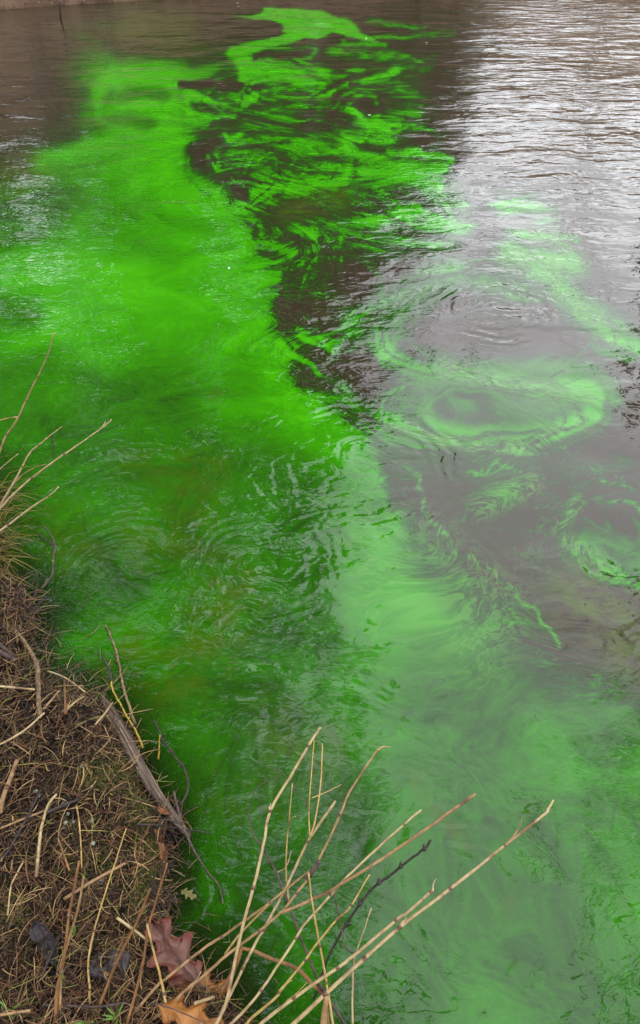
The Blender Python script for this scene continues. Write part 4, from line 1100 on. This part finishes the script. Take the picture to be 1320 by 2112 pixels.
def sprout(px, py, n, hgt, lab):
    b0 = land(px, py)
    root = empty('green_sprout', b0); tag(root, lab, 'sprout', 'green sprouts')
    for i in range(n):
        an = rng.random() * 6.28
        d = Vector((math.cos(an), math.sin(an), 0))
        m = MB(); q = spline([b0, b0 + d * hgt * .25 + Vector((0, 0, hgt * .6)), b0 + d * hgt * .7 + Vector((0, 0, hgt))], 6)
        m.tube(q, [.0018, .0022, .0024, .0022, .0018, .0012, .0004], 5)
        m.build('blade', M_GREEN, root, origin=b0)
sprout(243, 2104, 5, .030, 'small green sprout at the bottom edge between brown stems')
sprout(134, 2026, 3, .018, 'tiny green sprout at the foot of the stout brown stem')
sprout(155, 1928, 3, .016, 'tiny green sprout right of the narrow dark leaf')
sprout(24, 2092, 5, .035, 'green grass shoot in the bottom left corner')
sprout(180, 2112, 4, .028, 'green shoot at the bottom edge below the level grey twig')

foam_b = bmesh.new()
for i in range(7):
    m_ = Matrix.Translation(((i % 4) * .9 - 1.2 + .3 * rng.random(), (i // 4) * .7 - .3 + .3 * rng.random(), 0)) @ Matrix.Diagonal((.5 + .4 * rng.random(), .4 + .3 * rng.random(), .22, 1))
    bmesh.ops.create_icosphere(foam_b, subdivisions=2, radius=1, matrix=m_)
fm = bpy.data.meshes.new('foam_fleck'); foam_b.to_mesh(fm); foam_b.free()
fm.polygons.foreach_set('use_smooth', [True] * len(fm.polygons)); fm.materials.append(M_FOAM)
for px, py, r, lab in [(473, 553, 5, 'white foam fleck floating alone on the bright green water'), (762, 237, 3.6, 'foam fleck riding on the isolated bright green streak'), (755, 79, 3, 'foam fleck on the far green patch near the top'),
                       (880, 88, 2.6, 'tiny foam fleck on brown water right of the far green patch'), (490, 6, 2.4, 'tiny foam fleck near the far bank at the top')]:
    o = link(bpy.data.objects.new('foam_fleck', fm)); p = at(px, py, .002); o.location = p
    k = span(r, p) * .48; o.scale = (k, k, k); o.rotation_euler = (0, 0, rng.random() * 6)
    tag(o, lab, 'foam', 'foam flecks floating on the water')

# a bare twig and pale debris on the far mud
p = at(121, 20, .1); tw = MB()
tw.tube([p - Vector((0, 0, .12)), p + Vector((.02, 0, .05)), p + Vector((.05, 0, .13))], [.012, .010, .004], 5); tw.tube([p + Vector((.02, 0, .03)), p + Vector((-.05, 0, .10))], [.008, .003], 5)
o = tw.build('twig', M_DARK, None, origin=p); tag(o, 'small dark twig standing in the mud of the far bank', 'twig')

# ================================================================ dead grass, moss and crumbs of litter
def blades(n, pick, length, width, lift, palette, name, label, cat, seg=4, droop=.5, weights=None, parent=None):
    px, py = pick(n)
    n = len(px)
    z = np.full(n, .07)
    for _ in range(6):
        a, b = (px - 660) / F, (1056 - py) / F
        t = (z - CAM_H) / (-_s + b * _c)
        x, y = a * t, (_c + b * _s) * t
        z = np.maximum(ground_z(x, y), -.012)
    sc = np.array([span(1, Vector((x[i], y[i], z[i]))) for i in range(n)])
    L = (length[0] + (length[1] - length[0]) * rng.random(n) ** 1.8) * sc
    Wd = (width[0] + (width[1] - width[0]) * rng.random(n) ** 1.6) * sc / 2
    an = rng.vonmises(math.radians(70), .55, n) + math.pi * (rng.random(n) < .5)
    pit = np.abs(rng.normal(0, .28, n))
    kin = rng.normal(0, .75, n)
    pts = []
    cx, cy, cz = x, y, z + lift[0] + (lift[1] - lift[0]) * rng.random(n) ** 2
    for k in range(seg + 1):
        pts.append(np.stack([cx, cy, cz], 1))
        aa = an + kin * (k / seg - .5)
        pp = pit - droop * k / seg
        cx = cx + np.cos(aa) * np.cos(pp) * L / seg; cy = cy + np.sin(aa) * np.cos(pp) * L / seg
        cz = np.maximum(cz + np.sin(pp) * L / seg, np.maximum(ground_z(cx, cy), -.02) + .0015)
    pts = np.stack(pts, 1)
    tan = np.gradient(pts, axis=1); tan /= np.maximum(np.linalg.norm(tan, axis=2, keepdims=True), 1e-9)
    u = np.cross(tan, np.array([0, 0, 1.0])); u /= np.maximum(np.linalg.norm(u, axis=2, keepdims=True), 1e-9)
    v = np.cross(u, tan)
    prof = np.array([.7, 1, 1, .8, .3])[:seg + 1] if seg == 4 else np.linspace(1, .3, seg + 1)
    ring = []
    for k in range(3):
        q = 2 * math.pi * k / 3 + .5
        ring.append(pts + (u * math.cos(q) + v * math.sin(q) * .6) * (Wd[:, None, None] * prof[None, :, None]))
    V_ = np.stack(ring, 2)                                   # n, seg+1, 3, 3
    ids = np.arange(n * (seg + 1) * 3).reshape(n, seg + 1, 3)
    q = []
    for k in range(3):
        q.append(np.stack([ids[:, :-1, k], ids[:, :-1, (k + 1) % 3], ids[:, 1:, (k + 1) % 3], ids[:, 1:, k]], -1))
    Q_ = np.stack(q, 2).reshape(-1, 4)
    me = bpy.data.meshes.new(name)
    me.vertices.add(V_.size // 3); me.vertices.foreach_set('co', V_.astype(np.float32).ravel())
    me.loops.add(Q_.size); me.loops.foreach_set('vertex_index', Q_.ravel().astype(np.int32))
    me.polygons.add(len(Q_)); me.polygons.foreach_set('loop_start', (np.arange(len(Q_)) * 4).astype(np.int32))
    pal = np.array(palette)
    ci = rng.choice(len(pal), n, p=weights)
    cc = pal[ci] * (.7 + .6 * rng.random((n, 1)))
    cc = np.concatenate([cc, np.ones((n, 1))], 1)
    ca = me.attributes.new('tint', 'FLOAT_COLOR', 'POINT')
    ca.data.foreach_set('color', np.repeat(cc, (seg + 1) * 3, axis=0).astype(np.float32).ravel())
    me.update(calc_edges=True); me.materials.append(M_BLADE)
    o = link(bpy.data.objects.new(name, me), parent)
    if parent is None: tag(o, label, cat, kind='stuff')
    else: o['kind'] = 'stuff'
    return o
M_BLADE = plain_mat('blade', (.75, .75, .75), (1.1, 1.1, 1.1), 180, .75, .2, tint=True, spec=.2)

def on_land(x0, x1, y0, y1, dens=None, margin=0.0):
    def f(n):
        px = x0 + (x1 - x0) * rng.random(n * 3); py = y0 + (y1 - y0) * rng.random(n * 3)
        a, b = (px - 660) / F, (1056 - py) / F
        t = (.07 - CAM_H) / (-_s + b * _c)
        s = sdist(a * t, (_c + b * _s) * t, LAND)
        ok = s > margin
        if dens is not None: ok &= rng.random(len(px)) < dens(px, py)
        return px[ok][:n], py[ok][:n]
    return f
STRAW = [(.25, .160, .070), (.14, .074, .032), (.070, .034, .016), (.028, .015, .009), (.11, .042, .019), (.17, .15, .035)]
def d_main(px, py):
    bare = np.exp(-(((px - 60) / 110) ** 2 + ((py - 1640) / 90) ** 2)) * .75 + np.exp(-(((px - 40) / 90) ** 2 + ((py - 1960) / 90) ** 2)) * .5 + np.exp(-(((px - 240) / 60) ** 2 + ((py - 2060) / 40) ** 2)) * .5
    return np.clip(1 - bare, .12, 1)
blades(4200, on_land(-160, 460, 1180, 2190, d_main, -.004), (10, 90), (.8, 2.7), (.002, .022), STRAW, 'dead_grass', 'matted dead grass and straw covering the dark bank', 'grass', weights=[.22, .22, .20, .18, .10, .08])
blades(12500, on_land(-160, 460, 1180, 2190, None, -.006), (6, 30), (1.0, 3.4), (.001, .010), [(.080, .048, .025), (.034, .019, .011), (.012, .0075, .0055), (.15, .10, .055), (.05, .042, .010)], 'leaf_litter', 'fine brown crumbs of rotted litter on the bank', 'litter', seg=2, weights=[.22, .28, .28, .10, .12])
def moss_pick(n):
    c = np.array([(312, 1750, 34, 110), (292, 1650, 34, 60), (215, 1600, 60, 40), (300, 1850, 40, 50), (190, 1780, 80, 60), (20, 1880, 40, 50)])
    k = rng.choice(len(c), n * 2, p=[.34, .22, .16, .14, .09, .05])
    px = c[k, 0] + rng.normal(size=n * 2) * c[k, 2] * .5; py = c[k, 1] + rng.normal(size=n * 2) * c[k, 3] * .5
    a, b = (px - 660) / F, (1056 - py) / F; t = (.07 - CAM_H) / (-_s + b * _c)
    ok = sdist(a * t, (_c + b * _s) * t, LAND) > .006
    return px[ok][:n], py[ok][:n]
blades(5200, moss_pick, (4, 13), (1.6, 3.6), (.001, .006), [(.050, .055, .006), (.075, .080, .010), (.030, .036, .005)], 'moss', 'olive green moss along the edge of the bank', 'moss', seg=2, droop=-.6)
def shallow(n):
    px, py = [], []
    for (x, y, sx, sy, k) in ((110, 1370, 46, 36, .30), (190, 1430, 40, 26, .18), (40, 1270, 24, 40, .14), (350, 1880, 24, 80, .16), (300, 1640, 24, 40, .10), (480, 2010, 60, 70, .12)):
        m = int(n * k); px.append(x + rng.normal(size=m) * sx); py.append(y + rng.normal(size=m) * sy)
    return np.concatenate(px), np.concatenate(py)
blades(900, shallow, (14, 80), (1.0, 3.0), (-.002, .014), [(.13, .085, .045), (.055, .036, .020), (.10, .095, .03)], 'drowned_grass', 'drowned grass stalks tangled in the shallow edge', 'grass')
def shore_pick(n):
    S_ = np.array(_shore_px[3:], float)
    k = rng.integers(0, len(S_) - 1, n); t = rng.random((n, 1))
    p = S_[k] * (1 - t) + S_[k + 1] * t + rng.normal(size=(n, 2)) * np.array([11, 12])
    return p[:, 0], p[:, 1]
blades(1500, shore_pick, (6, 46), (1.0, 4.0), (-.001, .014), [(.030, .018, .012), (.012, .008, .006), (.085, .045, .020), (.16, .11, .055), (.07, .028, .012)], 'shore_litter', 'wet twigs and leaf scraps stranded along the waterline', 'litter', weights=[.28, .26, .20, .14, .12])
def tangle(n):
    c = np.array([(338, 1700, 20, 14), (346, 1732, 12, 24), (322, 1880, 14, 40), (60, 1250, 26, 30), (20, 1350, 24, 24)])
    k = rng.choice(len(c), n, p=[.34, .18, .16, .18, .14])
    return c[k, 0] + rng.normal(size=n) * c[k, 2], c[k, 1] + rng.normal(size=n) * c[k, 3]
blades(240, tangle, (24, 70), (2.0, 5.0), (.004, .035), [(.022, .014, .011), (.05, .026, .016), (.10, .045, .020), (.016, .011, .010)], 'twig_tangle', 'tangle of dark wet twigs caught at the log and bank edge', 'twigs')
# the yellow tuft at the left edge, its fine blades hanging into the water
tuft = MB()
tb = land(-30, 1130)
for i in range(150):
    b0 = at(-60 + 66 * rng.random(), 1000 + 190 * rng.random(), .05); b0.z = max(gz(b0.x, b0.y), -.01)
    e = b0 + Vector((.02 + .10 * rng.random(), rng.normal() * .07, .02 + .08 * rng.random()))
    q = [b0, b0.lerp(e, .5) + Vector((0, 0, .05 * rng.random())), e + Vector((.02, 0, -.05 * rng.random()))]
    c = random.choice(((.16, .12, .02), (.12, .08, .02), (.20, .15, .06), (.07, .045, .018)))
    tuft.tube(spline(q, 4), [.0011, .0010, .0008, .0006, .0003], 3, c, cap=False)
o = tuft.build('grass_tuft', M_BLADE, None, origin=tb, colours=True)
tag(o, 'tuft of yellow dead grass hanging into the water at the left edge', 'grass tuft')
